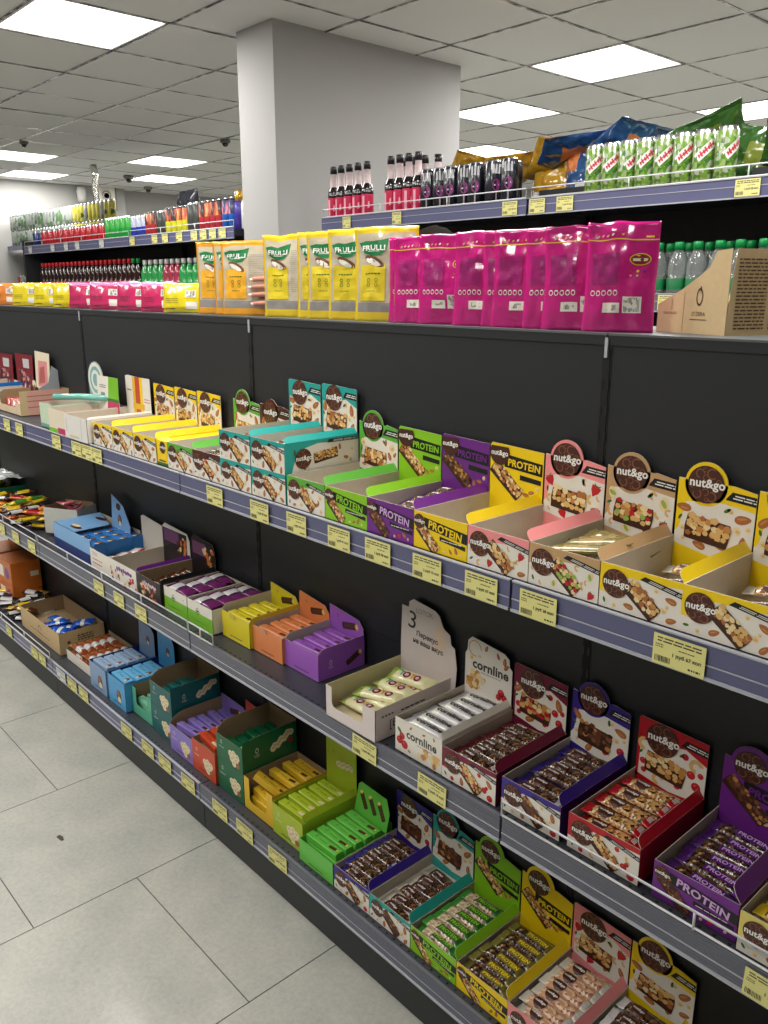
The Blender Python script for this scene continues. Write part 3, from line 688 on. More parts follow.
# loose bars
def m_clear(): return nutbar_mesh(f_clear, seed=1)
gold_m = pillow(.135,.04,.018,f_gold,[(.3,.62,foil('gold_foil',(156,136,84)))],None,seed=4)
for i, (dx, dy, z, rz, ry) in enumerate(((-.01,.06,.052,.35,-.12),(.005,.09,.062,.25,-.18),(-.002,.13,.056,.5,-.1),(.01,.165,.05,.1,.1),(-.01,.035,.035,-.2,.05))):
    stamp('snack_bar', gold_m, 'gold green foil bar heaped in the tan pistachio box', 'snack bar', (1.31+dx,-.245+dy,Z1+z), (0.1*i-.2,ry,rz), 'gold bars in the tan box')
b1 = nutbar_mesh(f_clear, seed=2); bpz = nutbar_mesh(f_purple, darknut, seed=3); bbr = nutbar_mesh(f_brown, darknut, seed=5); bgr = nutbar_mesh(f_green, nuttex, seed=6)
bte = nutbar_mesh(f_teal, nuttex, seed=7)
for x, n in ((X1S[1],'the yellow box second from the photo edge, upper shelf'),(X1S[0],'the yellow box at the photo edge, upper shelf')):
    for k in range(2): stamp('snack_bar', b1, 'nut bar at the back of '+n, 'snack bar', (x+.083,-.245+.185-.04*k,Z1+.012+.015*(1-k)), (.1,-.12,.15+.2*k), 'bars in '+n)
for k, (dy, dx, rz) in enumerate(((.05,-.01,.3),(.085,.01,.15),(.12,0,.25),(.16,.01,.1),(.195,0,0))):
    stamp('snack_bar', bpz, 'purple wrapped bar lying loose in the upper purple PROTEIN box', 'snack bar', (.872+dx*.4,-.245+dy,Z1+.040+.004*k), (.15,-.06,rz*.5), 'bars in the upper purple box')
for k, dy in enumerate((.16,.195)): stamp('snack_bar', bgr, 'green wrapped bar at the back of the lime PROTEIN box', 'snack bar', (.726,-.245+dy,Z1+.022+.018*k), (0,-.1,.05), 'bars in the lime box')
lay(bte, 6, X1S[8]+.0725, -.215, .035, Z1+.0735+.042, 'bar lying in the top right teal box', 'snack bar', 'bars in the right teal box')
lay(bte, 6, X1S[9]+.0725, -.215, .035, Z1+.0735+.042, 'bar lying in the top left teal box', 'snack bar', 'bars in the left teal box')
lay(bbr, 6, X1S[10]+.0705, -.21, .033, Z1+.052, 'bar heaped in the dark brown edged box', 'snack bar', 'bars in the dark brown box', zj=.008, aj=.12)

# far left of the upper shelf
fw_ = Art(.185,.08); fw_.rect(0,0,.185,.08,P('print_offwhite',(226,222,216))); fw_.layer(2); fw_.rect(.03,.006,.12,.014,cream); fw_.lines(.04,.006,.11,.014,2,ink,t=.001); fw_.rect(.015,.02,.018,.07,greyp); fw_.rect(.14,.004,.142,.076,greyp)
hstr = Art(.19,.2); hstr.rect(0,0,.19,.2,white); hstr.layer(2)
for x0, x1, m in ((.055,.075,ogold),(.075,.11,P('print_brick',(196,74,50))),(.11,.13,yellow)): hstr.rect(x0,0,x1,.2,m)
hstr.layer(3); hstr.rect(.05,.085,.14,.105,ogold); hstr.lines(.012,.145,.045,.155,1,ink,t=.005); hstr.lines(.14,.11,.18,.13,2,redc,t=.003)
carton('white_carton','plain white carton with red and yellow striped card, left of the yellow boxes',-.80,-.262,Z1,.19,.24,.082,.082,.082,.082,P('print_offwhite',(226,222,216)),front=fw_,
       header=hstr,hpoly=[(0,0),(.187,0),(.187,.196),(.02,.203),(0,.2)],hback=white,flap=(white,.008,0))
hgm = Art(.18,.19); hgm.rect(0,0,.18,.19,white); hgm.layer(2); hgm.poly([(.09,.11),(.18,.11),(.18,.19),(.10,.19)],lfgreen); hgm.poly([(.075,0),(.18,0),(.18,.10),(.085,.10)],P('print_raspberry',(190,50,100))); hgm.poly([(.08,.1),(.18,.1),(.18,.112),(.08,.112)],P('print_deepgreen2',(60,120,40)))
hgm.layer(3); hgm.rect(.03,.10,.065,.13,greyp); hgm.lines(.034,.105,.062,.125,2,ink,t=.004); hgm.ring(.13,.05,.03,.006,pkpale,.3,2.8); hgm.lines(.02,.145,.075,.16,2,ink,t=.003)
fgm = Art(.16,.085); fgm.rect(0,0,.16,.085,P('print_ivory',(226,214,190))); fgm.layer(2); fgm.rect(0,0,.08,.016,lfgreen); fgm.rect(.08,0,.16,.022,P('print_raspberry',(190,50,100)))
t = carton('white_carton','ivory carton with green and raspberry printed card on the upper shelf',-.965,-.255,Z1,.16,.235,.085,.085,.085,.085,P('print_ivory',(226,214,190)),front=fgm)
h = MB(); h.slab([(0,0),(.18,0),(.18,.10),(.16,.19),(0,.19)],(-.078,.19,.0),(1,0,.0),(-.06,.05,1),.0012,white,inner,inner); h.art(hgm,(-.078,.19,.0),(1,0,0),(-.06,.05,1)); h.build('header_card', t)
mintc = P('print_pale_mint',(196,214,186))
fm = Art(.13,.09); fm.rect(0,0,.13,.09,mintc); fm.layer(2); fm.rect(0,0,.13,.014,P('print_sea',(110,160,150)))
t = carton('mint_carton','pale mint carton with round teal ringed card, upper shelf far left',-1.10,-.235,Z1,.13,.22,.09,.09,.09,.09,mintc,front=fm)
seag = P('print_sea_green',(128,176,176)); h = MB(); pts = [(0,0),(.13,0),(.13,.12)]+[(.065+.07*math.cos(q),.165+.07*math.sin(q)) for q in [(-.4+i*.245) for i in range(17)]]+[(0,.12)]
aa = Art(.14,.24); aa.layer(1)
for q, m in ((.066,white),(.052,seag),(.038,white),(.024,seag)): aa.ell(.065,.165,q,q,m,n=26,noclip=True); aa.L += 1
h.slab(pts,(-.064,.2,0),(1,0,0),(0,0,1),.0012,seag,inner,inner); h.art(aa,(-.064,.2,0),(1,0,0),(0,0,1)); h.build('header_card', t)
stamp('rolled_leaflet', MB().tube([(-.11,0,.0),(.0,.0,.004),(.12,0,0)], .012, P('print_aqua_gloss',(120,190,176),rough=.15,coat=.8), 12).build('x',mesh_only=True,smooth=True), 'glossy aqua tube lying across the pale mint carton', 'tube', (-.99,-.12,Z1+.108), (0,0,.62))
# kraft tray with pink striped side
kp_ = Art(.21,.1); kp_.rect(0,0,.21,.1,kraft); kp_.layer(2); kp_.rect(.03,.0,.18,.1,P('print_dusty_pink',(206,156,140)));
for z in (.03,.055,.075): kp_.rect(.03,z,.18,z+.004,P('print_rose',(176,96,90)),1)
t = carton('kraft_tray','pale kraft tray with pink striped side on the upper shelf far left',-1.66,-.205,Z1,.26,.2,.05,.085,.1,.1,M('kraft_pale',(212,190,156),rough=.75),kraft_in,right=kp_,run=.03,notch=(.02,.2,.03))
for k, (x, c1) in enumerate(((-1.63,redc),(-1.57,olblue),(-1.51,cream))):
    stamp('small_packet', pillow(.1,.04,.02,foil('packet_%s' % c1.name, (180,120,110) if k else (190,60,60)),None,None,seed=20+k), 'small packet standing in the pale kraft tray', 'packet', (x,-.13,Z1+.03), (.9,0,1.2), 'packets in the kraft tray')
dred = P('print_dark_red',(120,24,36)); flor = ramp_mat('berry_print',[(0,(60,16,22)),(.45,(120,30,40)),(.7,(190,120,120)),(.85,(220,206,196))],60,kind='voronoi',bump=0)
for k, (x, wd_, zt, lb) in enumerate(((-2.17,.2,.205,'leftmost dark red berry print card leaning behind the blue carton'),(-1.905,.19,.216,'dark red berry print card leaning left of the pink pictured card'))):
    t = thing('display_card', lb, 'display card', (x, -.035, Z1)); h = MB(); h.slab([(0,0),(wd_,0),(wd_*.9,zt),(-.05,zt)],(0,0,0),(1,0,0),(0,.08,1),.0015,dred,dred,dred)
    h.slab([(.03,.06),(wd_*.85,.06),(wd_*.78,zt-.07),(.0,zt-.07)],(0,-.0006,0),(1,0,0),(0,.08,1),.0004,flor); h.slab([(.06,zt-.06),(wd_*.7,zt-.06),(wd_*.68,zt-.02),(.05,zt-.02)],(0,-.0006,0),(1,0,0),(0,.08,1),.0004,P('print_silver',(190,186,186))); h.build('card', t)
t = thing('display_card', 'cream card with pink picture leaning beside the grey upright panel', 'display card', (-1.69,-.04,Z1)); h = MB()
h.slab([(.02,0),(.18,0),(.165,.235),(0,.24)],(0,0,0),(1,0,0),(0,.08,1),.0015,cream,kraft_in,kraft_in); h.slab([(.04,.09),(.15,.09),(.14,.2),(.04,.2)],(0,-.0006,0),(1,0,0),(0,.08,1),.0004,P('print_rose_light',(214,140,140)))
h.slab([(.05,.1),(.12,.11),(.11,.18),(.06,.17)],(0,-.0012,0),(1,0,0),(0,.08,1),.0004,P('print_rose',(176,96,90))); h.build('card', t)
gp = P('print_panel_grey',(150,156,160)); t = thing('grey_carton','grey upright carton with chocolate cake picture behind the pale kraft tray','carton',(-1.46,-.10,Z1)); b = MB()
b.slab([(0,0),(.085,0),(.085,.17),(.06,.19),(.04,.12),(0,.1)],(.0,0,0),(0,1,0),(0,0,1),.0015,gp,gp); b.slab([(0,0),(.09,0),(.09,.12),(0,.1)],(-.09,.085,0),(1,0,0),(0,0,1),.0015,gp,gp); b.box(-.09,0,0,0,.085,.002,gp)
ca = Art(.12,.1); choc_pic(ca,.05,.06,.035,'cone'); ca.ell(.05,.085,.02,.02,cream); b.slab([(0,.03),(.1,.03),(.09,.1),(0,.11)],(-.1,.0,0),(1,0,0),(0,0,1),.001,chocd,kraft_in); b.art(ca,(-.1,-.0005,.03),(1,0,0),(0,0,1)); b.build('body', t)
carton('blue_carton','bright blue carton cut by the left photo edge on the upper shelf',-1.86,-.215,Z1,.18,.19,.07,.075,.075,.075,P('print_bright_blue',(20,120,200)),front=None)
carton('blue_carton','bright blue carton behind the left photo edge, second of the two on the upper shelf',-2.06,-.215,Z1,.18,.19,.09,.09,.09,.09,P('print_bright_blue',(20,120,200)))

# ---------------- middle shelf ----------------
ZB = Z2
f2 = .044
nutbox(1.676, Z2, 'pale yellow nut bar box cut by right photo edge, middle shelf', P('print_straw',(224,206,110)), seed=31, h=.072, floor=f2)
nutbox(1.523, Z2, 'purple PROTEIN box on the middle shelf behind the wire guard', purple, 'prot', arch=.03, seed=32, tone='dark', berries=True, w=.147, h=.07, y=-.235, hh=.184, floor=.03, tc=P('print_pale_purple',(214,170,226)), d=.225, fh=.03)
nutbox(1.349, Z2, 'scarlet edged granola bar box on the middle shelf', redb, seed=33, tone='nut', nuts=('cashew','berry','berry'), w=.147, h=.072, y=-.235, floor=.036, d=.225, fh=.02, wedge=True, hh=.188)
nutbox(1.192, Z2, 'indigo edged chocolate nut box on the middle shelf', indigo, arch=.026, seed=34, tone='dark', nuts=('almond','hazel','berry'), w=.140, h=.072, y=-.237, floor=.034, d=.227, hh=.190)
nutbox(1.034, Z2, 'burgundy edged berry nut box on the middle shelf', burgundy, seed=35, tone='red', nuts=('almond','berry','berry'), w=.147, h=.072, y=-.242, floor=.036, d=.232, hh=.190)
# cereal bar box
cf = Art(.144,.08); cf.rect(0,0,.144,.08,P('print_oat_white',(232,226,214))); cf.layer(2); rr = random.Random(4)
cf.text('cornline',.082,.052,.092,ink,1); cf.lines(.07,.034,.115,.04,1,greyp,t=.002,rr=rr)
for x, y, s in ((.014,.028,.012),(.030,.022,.013),(.022,.040,.011)): nut(cf,x,y,s,'berry',rr)
nut(cf,.014,.052,.009,'leaf',rr); cf.layer(4)
for i in range(16): cf.ell(.105+rr.uniform(-.028,.028), .02+rr.uniform(-.012,.014), .008, .006, rr.choice((tan,nutc,nutw)), rr.uniform(0,3), 7, dl=i*.1)
for x, y in ((.05,.07),(.12,.072),(.045,.012),(.09,.07)): nut(cf,x,y,.005,'almond',rr)
ch = Art(.142,.23); ch.layer(2); ch.text('cornline',.078,.148,.108,ink,1); ch.lines(.05,.128,.11,.134,1,greyp,t=.002,rr=rr); ch.ring(.03,.185,.02,.002,tan,0,5); 
for i in range(22): ch.ell(.03+rr.uniform(-.02,.03), .115+rr.uniform(-.03,.012), .009, .007, rr.choice((tan,nutc,nutw)), rr.uniform(0,3), 7, dl=i*.1)
for x, y, s in ((.112,.1,.012),(.122,.09,.011),(.105,.088,.01)): nut(ch,x,y,s,'berry',rr)
for x, y, s in ((.02,.16,.009),(.065,.195,.008),(.12,.18,.01),(.045,.17,.007),(.125,.168,.009),(.10,.188,.008)): nut(ch,x,y,s,'almond' if x > .05 else 'hazel',rr)
hp_ = [(0,0),(.142,0),(.142,.165),(.134,.172),(.132,.19),(.118,.200),(.02,.212),(.008,.20),(.006,.175),(0,.165)]
t = carton('cereal_bar_carton','white box of silver wrapped cereal bars on the middle shelf',.888,-.241,Z2,.144,.228,.081,.081,.081,.081,P('print_oat_white',(232,226,214)),front=cf,header=ch,hpoly=hp_,floor=.05,flap=(white,.016,0))
ca_ = Art(.13,.036); ca_.layer(2); ca_.text('cornline',.066,.018,.075,ink,1,maxh=.016)
silv = pillow(.13,.036,.018,f_silver,[(.2,.3,f_white)],ca_,seed=8)
lay(silv, 6, .96, -.21, .036, Z2+.055, 'silver cereal bar lying in the white cereal bar box', 'cereal bar', 'silver cereal bars', name='cereal_bar', zj=.004)
# coconut bar tray
ta = Art(.14,.04); ta.layer(2); ta.text('T',.045,.022,.014,teal,1,maxh=.02); ta.ell(.062,.021,.0115,.0105,dred,n=14); ta.ell(.062,.021,.006,.0055,pkpale,n=10,dl=1); ta.text('T',.082,.021,.014,P('print_orange_text',(214,130,40)),1,maxh=.02); ta.ell(.098,.02,.0105,.01,dred,n=14); ta.ell(.098,.02,.0055,.005,pkpale,n=10,dl=1); ta.grid(.005,.028,.04,.036,lime,4,2)
toto = pillow(.145,.042,.02,foil('pale_yellow_foil',(232,226,176),rough=.35),[(.02,.16,foil('pale_lime_foil',(190,206,110),rough=.35))],ta,seed=9)
tfr = Art(.178,.081); tfr.layer(2); [tfr.ell(x,y,.003,.002,greyp) for x, y in ((.02,.02),(.07,.01),(.15,.05),(.16,.07))]
trt = Art(.22,.081); trt.layer(2); trt.text('[B]',.06,.03,.03,ink,0,maxh=.03); trt.lines(.08,.05,.16,.06,1,ink,t=.004); [trt.rect(.02+.01*i,.056,.026+.01*i,.06,ink) for i in range(4)]
tw_ = P('print_pinkish_white',(222,210,206)); tc_ = P('print_cream_card',(226,214,190))
th = Art(.19,.25); th.layer(2); th.text('3',.042,.192,.026,black,0,maxh=.046,rot=-.1); th.text('Перекус',.095,.158,.075,ink,1,rot=-.04); th.text('на ваш вкус',.098,.135,.105,ink,1,rot=-.04); th.text("LOTOK",.085,.222,.06,greyp,0,maxh=.014)
th.ell(.14,.17,.02,.04,P('print_peach',(230,206,184)),n=14,dl=-1)
t = carton('white_tray_carton','white tray of cream coconut bars with a tall stepped card marked 3',.664,-.262,Z2,.179,.25,.081,.081,.081,.081,tw_,M('inner_cream',(214,200,164),rough=.7),front=None,right=trt,
    header=th,hpoly=[(0,0),(.188,0),(.196,.11),(.188,.16),(.176,.165),(.172,.19),(.15,.20),(.135,.23),(.12,.238),(.045,.248),(.03,.238),(.028,.222),(.004,.222),(0,.12)],hback=tc_,floor=.016,notch=(.022,.135,.03),hname='header_card')
lay(toto, 5, .752, -.215, .046, Z2+.024, 'cream coconut bar lying in the white tray with the stepped card', 'coconut bar', 'coconut bars in the white tray', name='coconut_bar', tilt=-.08, zj=.004)
for k, (dy, z, rz) in enumerate(((.10,.040,.25),(.15,.042,-.1),(.205,.05,.05))): stamp('coconut_bar', toto, 'cream coconut bar on top of the others in the white tray', 'coconut bar', (.752,-.262+dy,Z2+z), (.35 if k == 2 else .1,-.08,rz), 'upper coconut bars in the white tray')
# fills for the nut boxes
bred = nutbar_mesh(f_red, nuttex, seed=11); bind = nutbar_mesh(f_indigo, darknut, seed=12); bbur = nutbar_mesh(f_burg, darknut, seed=13, filling=None) if False else nutbar_mesh(f_burg, darknut, seed=13)
bppl = nutbar_mesh(f_purple, darknut, seed=14, word='PROTEIN', wc=P('print_pale_purple',(214,170,226)), band=f_purple)
bpyl = nutbar_mesh(f_yel, nuttex, seed=15)
def fill(me, x, w, y, z, n, dy, label, group, **k): lay(me, n, x+w/2, y+.028, dy, z, label, 'snack bar', group, **k)
fill(bred, 1.349,.147,-.235,Z2+.040,6,.034,'red wrapped granola bar in the scarlet edged box','red bars, middle shelf',zj=.006)
fill(bred, 1.345,.147,-.215,Z2+.056,4,.042,'red wrapped granola bar on top in the scarlet edged box','upper red bars, middle shelf',zj=.004,aj=.12)
fill(bind, 1.192,.140,-.237,Z2+.040,6,.034,'indigo wrapped chocolate bar in the indigo edged box, middle shelf','indigo bars, middle shelf',zj=.008)
fill(bbur, 1.034,.147,-.242,Z2+.042,6,.034,'burgundy wrapped bar in the berry box, middle shelf','burgundy bars, middle shelf',zj=.008)
fill(bppl, 1.523,.147,-.235,Z2+.034,6,.032,'purple wrapped bar in the purple box, middle shelf','purple bars, middle shelf',zj=.01,aj=.12,tilt=.05)
fill(bpyl, 1.676,.147,-.235,Z2+.048,5,.036,'bar in the pale yellow box at the photo edge, middle shelf','bars in the pale yellow box')
# chocolate cartons with ring logo
def slim_bar(base, choc='dark', L=.125, Wd=.026, H=.022, tip=None):
    a = Art(L, Wd); a.layer(1); oz_logo(a, L*.22, Wd*.45, Wd*.28, ink, False); a.lines(L*.34,Wd*.38,L*.58,Wd*.6,1,ink,t=Wd*.07)
    choc_pic(a, L*.80, Wd*.5, Wd*.52, choc, .1)
    b = MB(); r = .002
    b.slab([(r,0),(Wd-r,0),(Wd,r),(Wd,H-r),(Wd-r,H),(r,H),(0,H-r),(0,r)],(L/2,-Wd/2,0),(0,1,0),(0,0,1),L,base)
    b.art(a,(-L/2,-Wd/2,H),(1,0,0),(0,1,0)); return b.build('slim_bar', mesh_only=True)
sb_lil = slim_bar(olilac); sb_or = slim_bar(oorange); sb_y = slim_bar(oyellow); sb_gold = slim_bar(ogold); sb_gr = slim_bar(brgreen); sb_ol = slim_bar(olive,'white')
def oz_front(w, h, m, pic=None, lk=white):
    a = Art(w, h); a.rect(0,0,w,h,m); a.layer(2); a.lines(w*.28,h*.12,w*.72,h*.17,1,ink,t=h*.03,broken=False)
    if pic == 'cup': choc_pic(a, w*.68, h*.42, w*.25, 'cup'); oz_logo(a, w*.2, h*.68, w*.07, lk, False); a.lines(w*.1,h*.5,w*.3,h*.58,1,lk,t=h*.02)
    elif pic == 'cone': choc_pic(a, w*.62, h*.42, w*.28, 'cone')
    return a
def oz_side(d, h, m, pic='dark', lk=white):
    a = Art(d, h); a.rect(0,0,d,h,m); a.layer(2); oz_logo(a, d*.26, h*.5, d*.07, lk)
    a.layer(3)
    if pic == 'dark': choc_pic(a, d*.76, h*.46, d*.15, 'dark', .45)
    elif pic: choc_pic(a, d*.72, h*.60, d*.17, 'white', .5)
    if pic == 'berry': a.layer(8); a.ell(d*.88,h*.48,d*.04,d*.045,redc)
    return a
def oz_header(w, h, m, pic):
    a = Art(w, h); a.layer(2); choc_pic(a, w*.62, h*.70, w*.2, pic, .2); oz_logo(a, w*.25, h*.8, w*.05, ink, False); return a
for x, w, y, m, hr, lb, bar, tabm in ((.370,.147,-.171,olilac,.088,'lilac chocolate bar carton with bar picture on its side, middle shelf',sb_lil,None),(.226,.143,-.18,oorange,.08,'apricot orange chocolate bar carton on the middle shelf',sb_or,P('print_apricot_light',(244,180,140))),(.078,.146,-.19,oyellow,.094,'citron yellow chocolate bar carton on the middle shelf',sb_y,P('print_citron_light',(236,222,80)))):
    hz = {.088:.138,.08:.138,.094:.125}[hr]; d = -y-.012
    t = carton('chocolate_carton', lb, x, y, Z2, w, d, .076 if hr != .094 else .08, hr+.002, hr, hr, m, front=oz_front(w,.076 if hr != .094 else .08,m), right=oz_side(d,.076,m) if hr == .088 else None, header=oz_header(w-.003,hz,m,'dark'), hpoly=[(0,0),(w-.003,0),(w-.003,hz-.035),(w-.02,hz-.014),(.01,hz),(0,hz)], floor=.045, run=.02)
    if tabm: MB().slab([(.0,0),(.03,0),(.026,.022),(.004,.02)],(-.03,-.0015,.066),(1,0,0),(0,-.25,.9),.001,tabm).build('front_tab', t)
    g = {.088:'lilac',.08:'apricot',.094:'citron'}[hr]
    lay(bar, 4, x+w/2, y+.028, .036, Z2+.047+(.004 if hr == .094 else 0), g+' slim chocolate bar inside the '+g+' carton', 'chocolate bar', g+' chocolate bars', name='chocolate_bar', zj=.002, aj=.03)
# two green and white cartons of sachets
sachet = pillow(.12,.06,.012,foil('violet_sachet',(110,40,96)),[(.1,.45,f_silver),(.45,.6,foil('plum_sachet',(74,40,80)))],None,seed=15)
gfr = Art(.146,.078); gfr.rect(0,0,.146,.078,white); gfr.layer(2); gfr.rect(0,0,.146,.046,lfgreen); gfr.ring(.06,.05,.013,.003,P('print_deepgreen2',(60,120,40)),0,6.3,4); gfr.rect(.054,.047,.066,.053,ink); gfr.lines(.03,.015,.11,.02,1,white,t=.002)
for i, (x, lb) in enumerate(((-.082,'right one of two white and green sachet cartons, middle shelf'),(-.232,'left one of two white and green sachet cartons, middle shelf'))):
    carton('sachet_carton', lb, x, -.215, Z2, .146, .2, .078, .078, .078, .078, white, front=gfr, floor=.055)
    for q in range(2):
        for k in range(4): stamp('sachet', sachet, 'violet and silver sachet lying in the %s white and green carton' % ('right','left')[i], 'sachet', (x+.073+R_.uniform(-.008,.008),-.185+.047*k,Z2+.058+.013*q), (.1,R_.uniform(-.06,.06),R_.uniform(-.2,.2)), 'sachets in the %s green carton' % ('right','left')[i], sc=(1,.8,1))
# dark and purple edged cartons, white one with a hole
dkp = ramp_mat('granola_print',[(0,(40,16,30)),(.5,(90,40,60)),(.7,(200,170,170)),(.85,(170,90,70))],110,kind='voronoi',bump=0)
for x, w, m, lb, fl in ((-.40,.16,P('print_near_black',(34,26,32)),'nearly black granola carton with pink print, middle shelf',black),(-.607,.2,white,'white granola carton with purple edge, middle shelf',purple)):
    a = Art(w,.08); a.rect(0,0,w,.08,m); a.layer(2); rq = random.Random(int(x*100))
    for i in range(26): a.ell(rq.uniform(0,w), rq.uniform(.0,.05), .009, .006, rq.choice((tan,redc,chocd,nutw,pkpale)), rq.uniform(0,3), 7, dl=i*.08)
    [a.ell(w*(.28+.085*q), .055+.003*(q%2), w*.034, .009, pkpale if m is not white else purple, .3*q, 8, dl=4+q*.1) for q in range(7)]
    ha = Art(w,.16); ha.rect(0,0,w-.024,.158,P('print_near_black',(34,26,32))); ha.layer(2); ha.rect(.01,.11,w*.6,.155,P('print_mauve',(120,70,110)))
    for i in range(16): ha.ell(w*.7+rq.uniform(-.03,.03), .11+rq.uniform(-.03,.03), .011, .008, rq.choice((tan,chocd,nutw,P('print_hot_orange',(224,110,40)))), rq.uniform(0,3), 7, dl=i*.1)
    carton('granola_carton', lb, x, -.225, Z2, w, .21, .08, .08, .08, .08, m, kraft_in if m is not white else inner, front=a, header=ha, hpoly=[(0,0),(w-.004,0),(w-.004,.14),(w-.02,.165),(.02,.175),(0,.16)], flap=(fl,.014,0))
for k in range(4): stamp('snack_bar', bbr, 'dark wrapped bar in the nearly black granola carton', 'snack bar', (-.32,-.18+.04*k,Z2+.03+.004*k), (.2,.1,.2), 'bars in the dark granola carton')
wa = Art(.17,.078); wa.rect(0,0,.17,.078,P('print_oat_white',(232,226,214))); wa.layer(2); wa.lines(.02,.02,.1,.05,2,redc,t=.004); wa.lines(.02,.055,.06,.07,2,ink,t=.002)
carton('wafer_carton','white carton with a rounded front cut-out, middle shelf left of the purple edged one',-.783,-.222,Z2,.172,.21,.078,.078,.078,.078,P('print_oat_white',(232,226,214)),kraft_in,front=wa,notch=(.05,.155,.045),
       header=None,hpoly=[(0,0),(.168,0),(.168,.155),(.02,.168),(0,.16)],hback=P('print_rosy',(206,176,170)),floor=.02)
for k in range(3): stamp('wafer_packet', pillow(.11,.05,.018,foil('wafer_foil',(226,214,206)),[(.4,.6,f_red)],None,seed=30), 'white and red packet inside the carton with the rounded cut-out', 'packet', (-.70+.005*k,-.16+.05*k,Z2+.025+.006*k), (.1,0,.4), 'packets in the cut-out carton')
# blue carton
ba = Art(.35,.1); ba.rect(0,0,.35,.1,blueb); ba.layer(2); ba.rect(0,0,.35,.04,navy)
t = carton('blue_sachet_carton','pale and navy blue carton open on its right with blue packets, middle shelf',-1.145,-.215,Z2,.35,.2,.098,.098,.06,.098,blueb,front=ba,floor=.03,notch=(.22,.33,.05))
h = MB(); h.slab([(0,0),(.15,0),(.16,.06),(.1,.13),(.0,.16)],(.0,.165,.05),(1,0,0),(-.15,.12,1),.0012,blueb,kraft_in,kraft_in); ha = Art(.15,.15); choc_pic(ha,.07,.07,.035,'cone'); ha.L=3; ha.ell(.06,.12,.02,.014,brown); h.art(ha,(.0,.165,.05),(1,0,0),(-.15,.12,1)); h.build('header_card', t)
tp = MB(); tp.slab([(0,0),(.2,0),(.2,.14),(0,.19)],(-.172,.004,.099),(1,0,0),(0,1,.02),.001,blueb); tpa = Art(.2,.19); tpa.ell(.14,.03,.04,.012,brown,.1); tpa.ell(.12,.04,.03,.01,nutw,.1,dl=1); tpa.ell(.1,.15,.04,.012,brown,.1); tp.art(tpa,(-.172,.004,.099),(1,0,0),(0,1,.02)); tp.build('lid', t)
pk = slim_bar(P('print_azure',(40,120,196)),'cone',.06,.05,.05)
for i in range(3):
    for k in range(4): stamp('blue_packet', pk, 'small azure packet in the pale and navy blue carton', 'packet', (-.93+.062*i,-.185+.05*k,Z2+.035), (0,0,R_.uniform(-.05,.05)), 'azure packets in the blue carton')
# pink sachets in a tilted pale carton
t = carton('pale_carton','pale printed carton tipped on its side spilling pink sachets, middle shelf',-1.32,-.15,Z2+.012,.17,.14,.11,.11,.11,.11,P('print_pale_grey',(196,196,188)),kraft_in,rotz=.5)
pks = pillow(.09,.05,.016,foil('pink_sachet',(214,110,130)),[(.3,.5,f_white)],None,seed=31)
for k in range(7): stamp('pink_sachet', pks, 'pink sachet heaped in the tipped pale carton', 'sachet', (-1.26+R_.uniform(-.05,.05),-.10+R_.uniform(-.03,.05),Z2+.06+.011*k), (R_.uniform(-.5,.5),R_.uniform(-.4,.4),R_.uniform(0,3)), 'pink sachets')
# heap of mixed bars at the left of the middle shelf
mixes = [(f_black,f_silver,'black and silver'),(f_gold,f_yel,'olive and gold'),(f_orange,f_red,'orange and red'),(f_brown,f_yel,'brown and yellow'),(f_yel,f_green,'yellow and green')]
mm = [pillow(.11,.036,.018,a_,[(.25,.7,b_)],None,seed=40+i) for i, (a_, b_, _) in enumerate(mixes)]
for k in range(46):
    i = k % 5 if k > 12 else (0,4,2)[k % 3]; x = -1.98+.56*((k*7) % 23)/22; yy = -.215+.16*((k*5) % 9)/8
    stamp('wrapped_candy_bar', mm[i], mixes[i][2]+' wrapped bar in the mixed heap, middle shelf left', 'candy bar', (x,yy,Z2+.004+.019*(k//16)), (R_.uniform(-.15,.15),R_.uniform(-.12,.12),1.2+R_.uniform(-.6,.6)), mixes[i][2]+' bars, middle heap')
bk = thing('green_basket','green plastic basket with crumpled clear film, far left middle shelf','basket',(-2.2,-.14,Z2))
b = MB(); gb_ = M('green_plastic',(20,96,70),rough=.4); b.slab([(0,0),(.30,0),(.32,.06),(-.02,.06)],(-.15,-.08,0),(1,0,0),(0,-.15,1),.003,gb_); b.slab([(0,0),(.2,0),(.22,.06),(-.02,.06)],(.15,-.08,0),(0,1,0),(.15,0,1),.003,gb_); b.slab([(0,0),(.2,0),(.22,.06),(-.02,.06)],(-.15,.12,0),(0,-1,0),(-.15,0,1),.003,gb_); b.box(-.15,-.08,0,.15,.12,.003,gb_); b.build('body', bk)
for k in range(10): stamp('wrapped_candy_bar', mm[(1,3,4)[k%3]], 'wrapped bar piled in the green basket at the far left', 'candy bar', (-2.2+R_.uniform(-.09,.10),-.13+R_.uniform(-.05,.1),Z2+.01+.012*k*.6), (R_.uniform(-.2,.2),R_.uniform(-.2,.2),R_.uniform(0,3)), 'bars in the green basket')
fl_ = MB(); n_ = 12; vs = [(-.14+.28*i/n_, -.02+.16*j/n_, .10+.012*noise.noise(Vector((i*.7,j*.6,1)))-.05*((j/n_-.5)**2)) for i in range(n_+1) for j in range(n_+1)]
fl_.add(vs,[(i*(n_+1)+j,(i+1)*(n_+1)+j,(i+1)*(n_+1)+j+1,i*(n_+1)+j+1) for i in range(n_) for j in range(n_)],M('crumpled_film',(206,208,208),rough=.2,coat=.5)); fl_.build('film', bk)

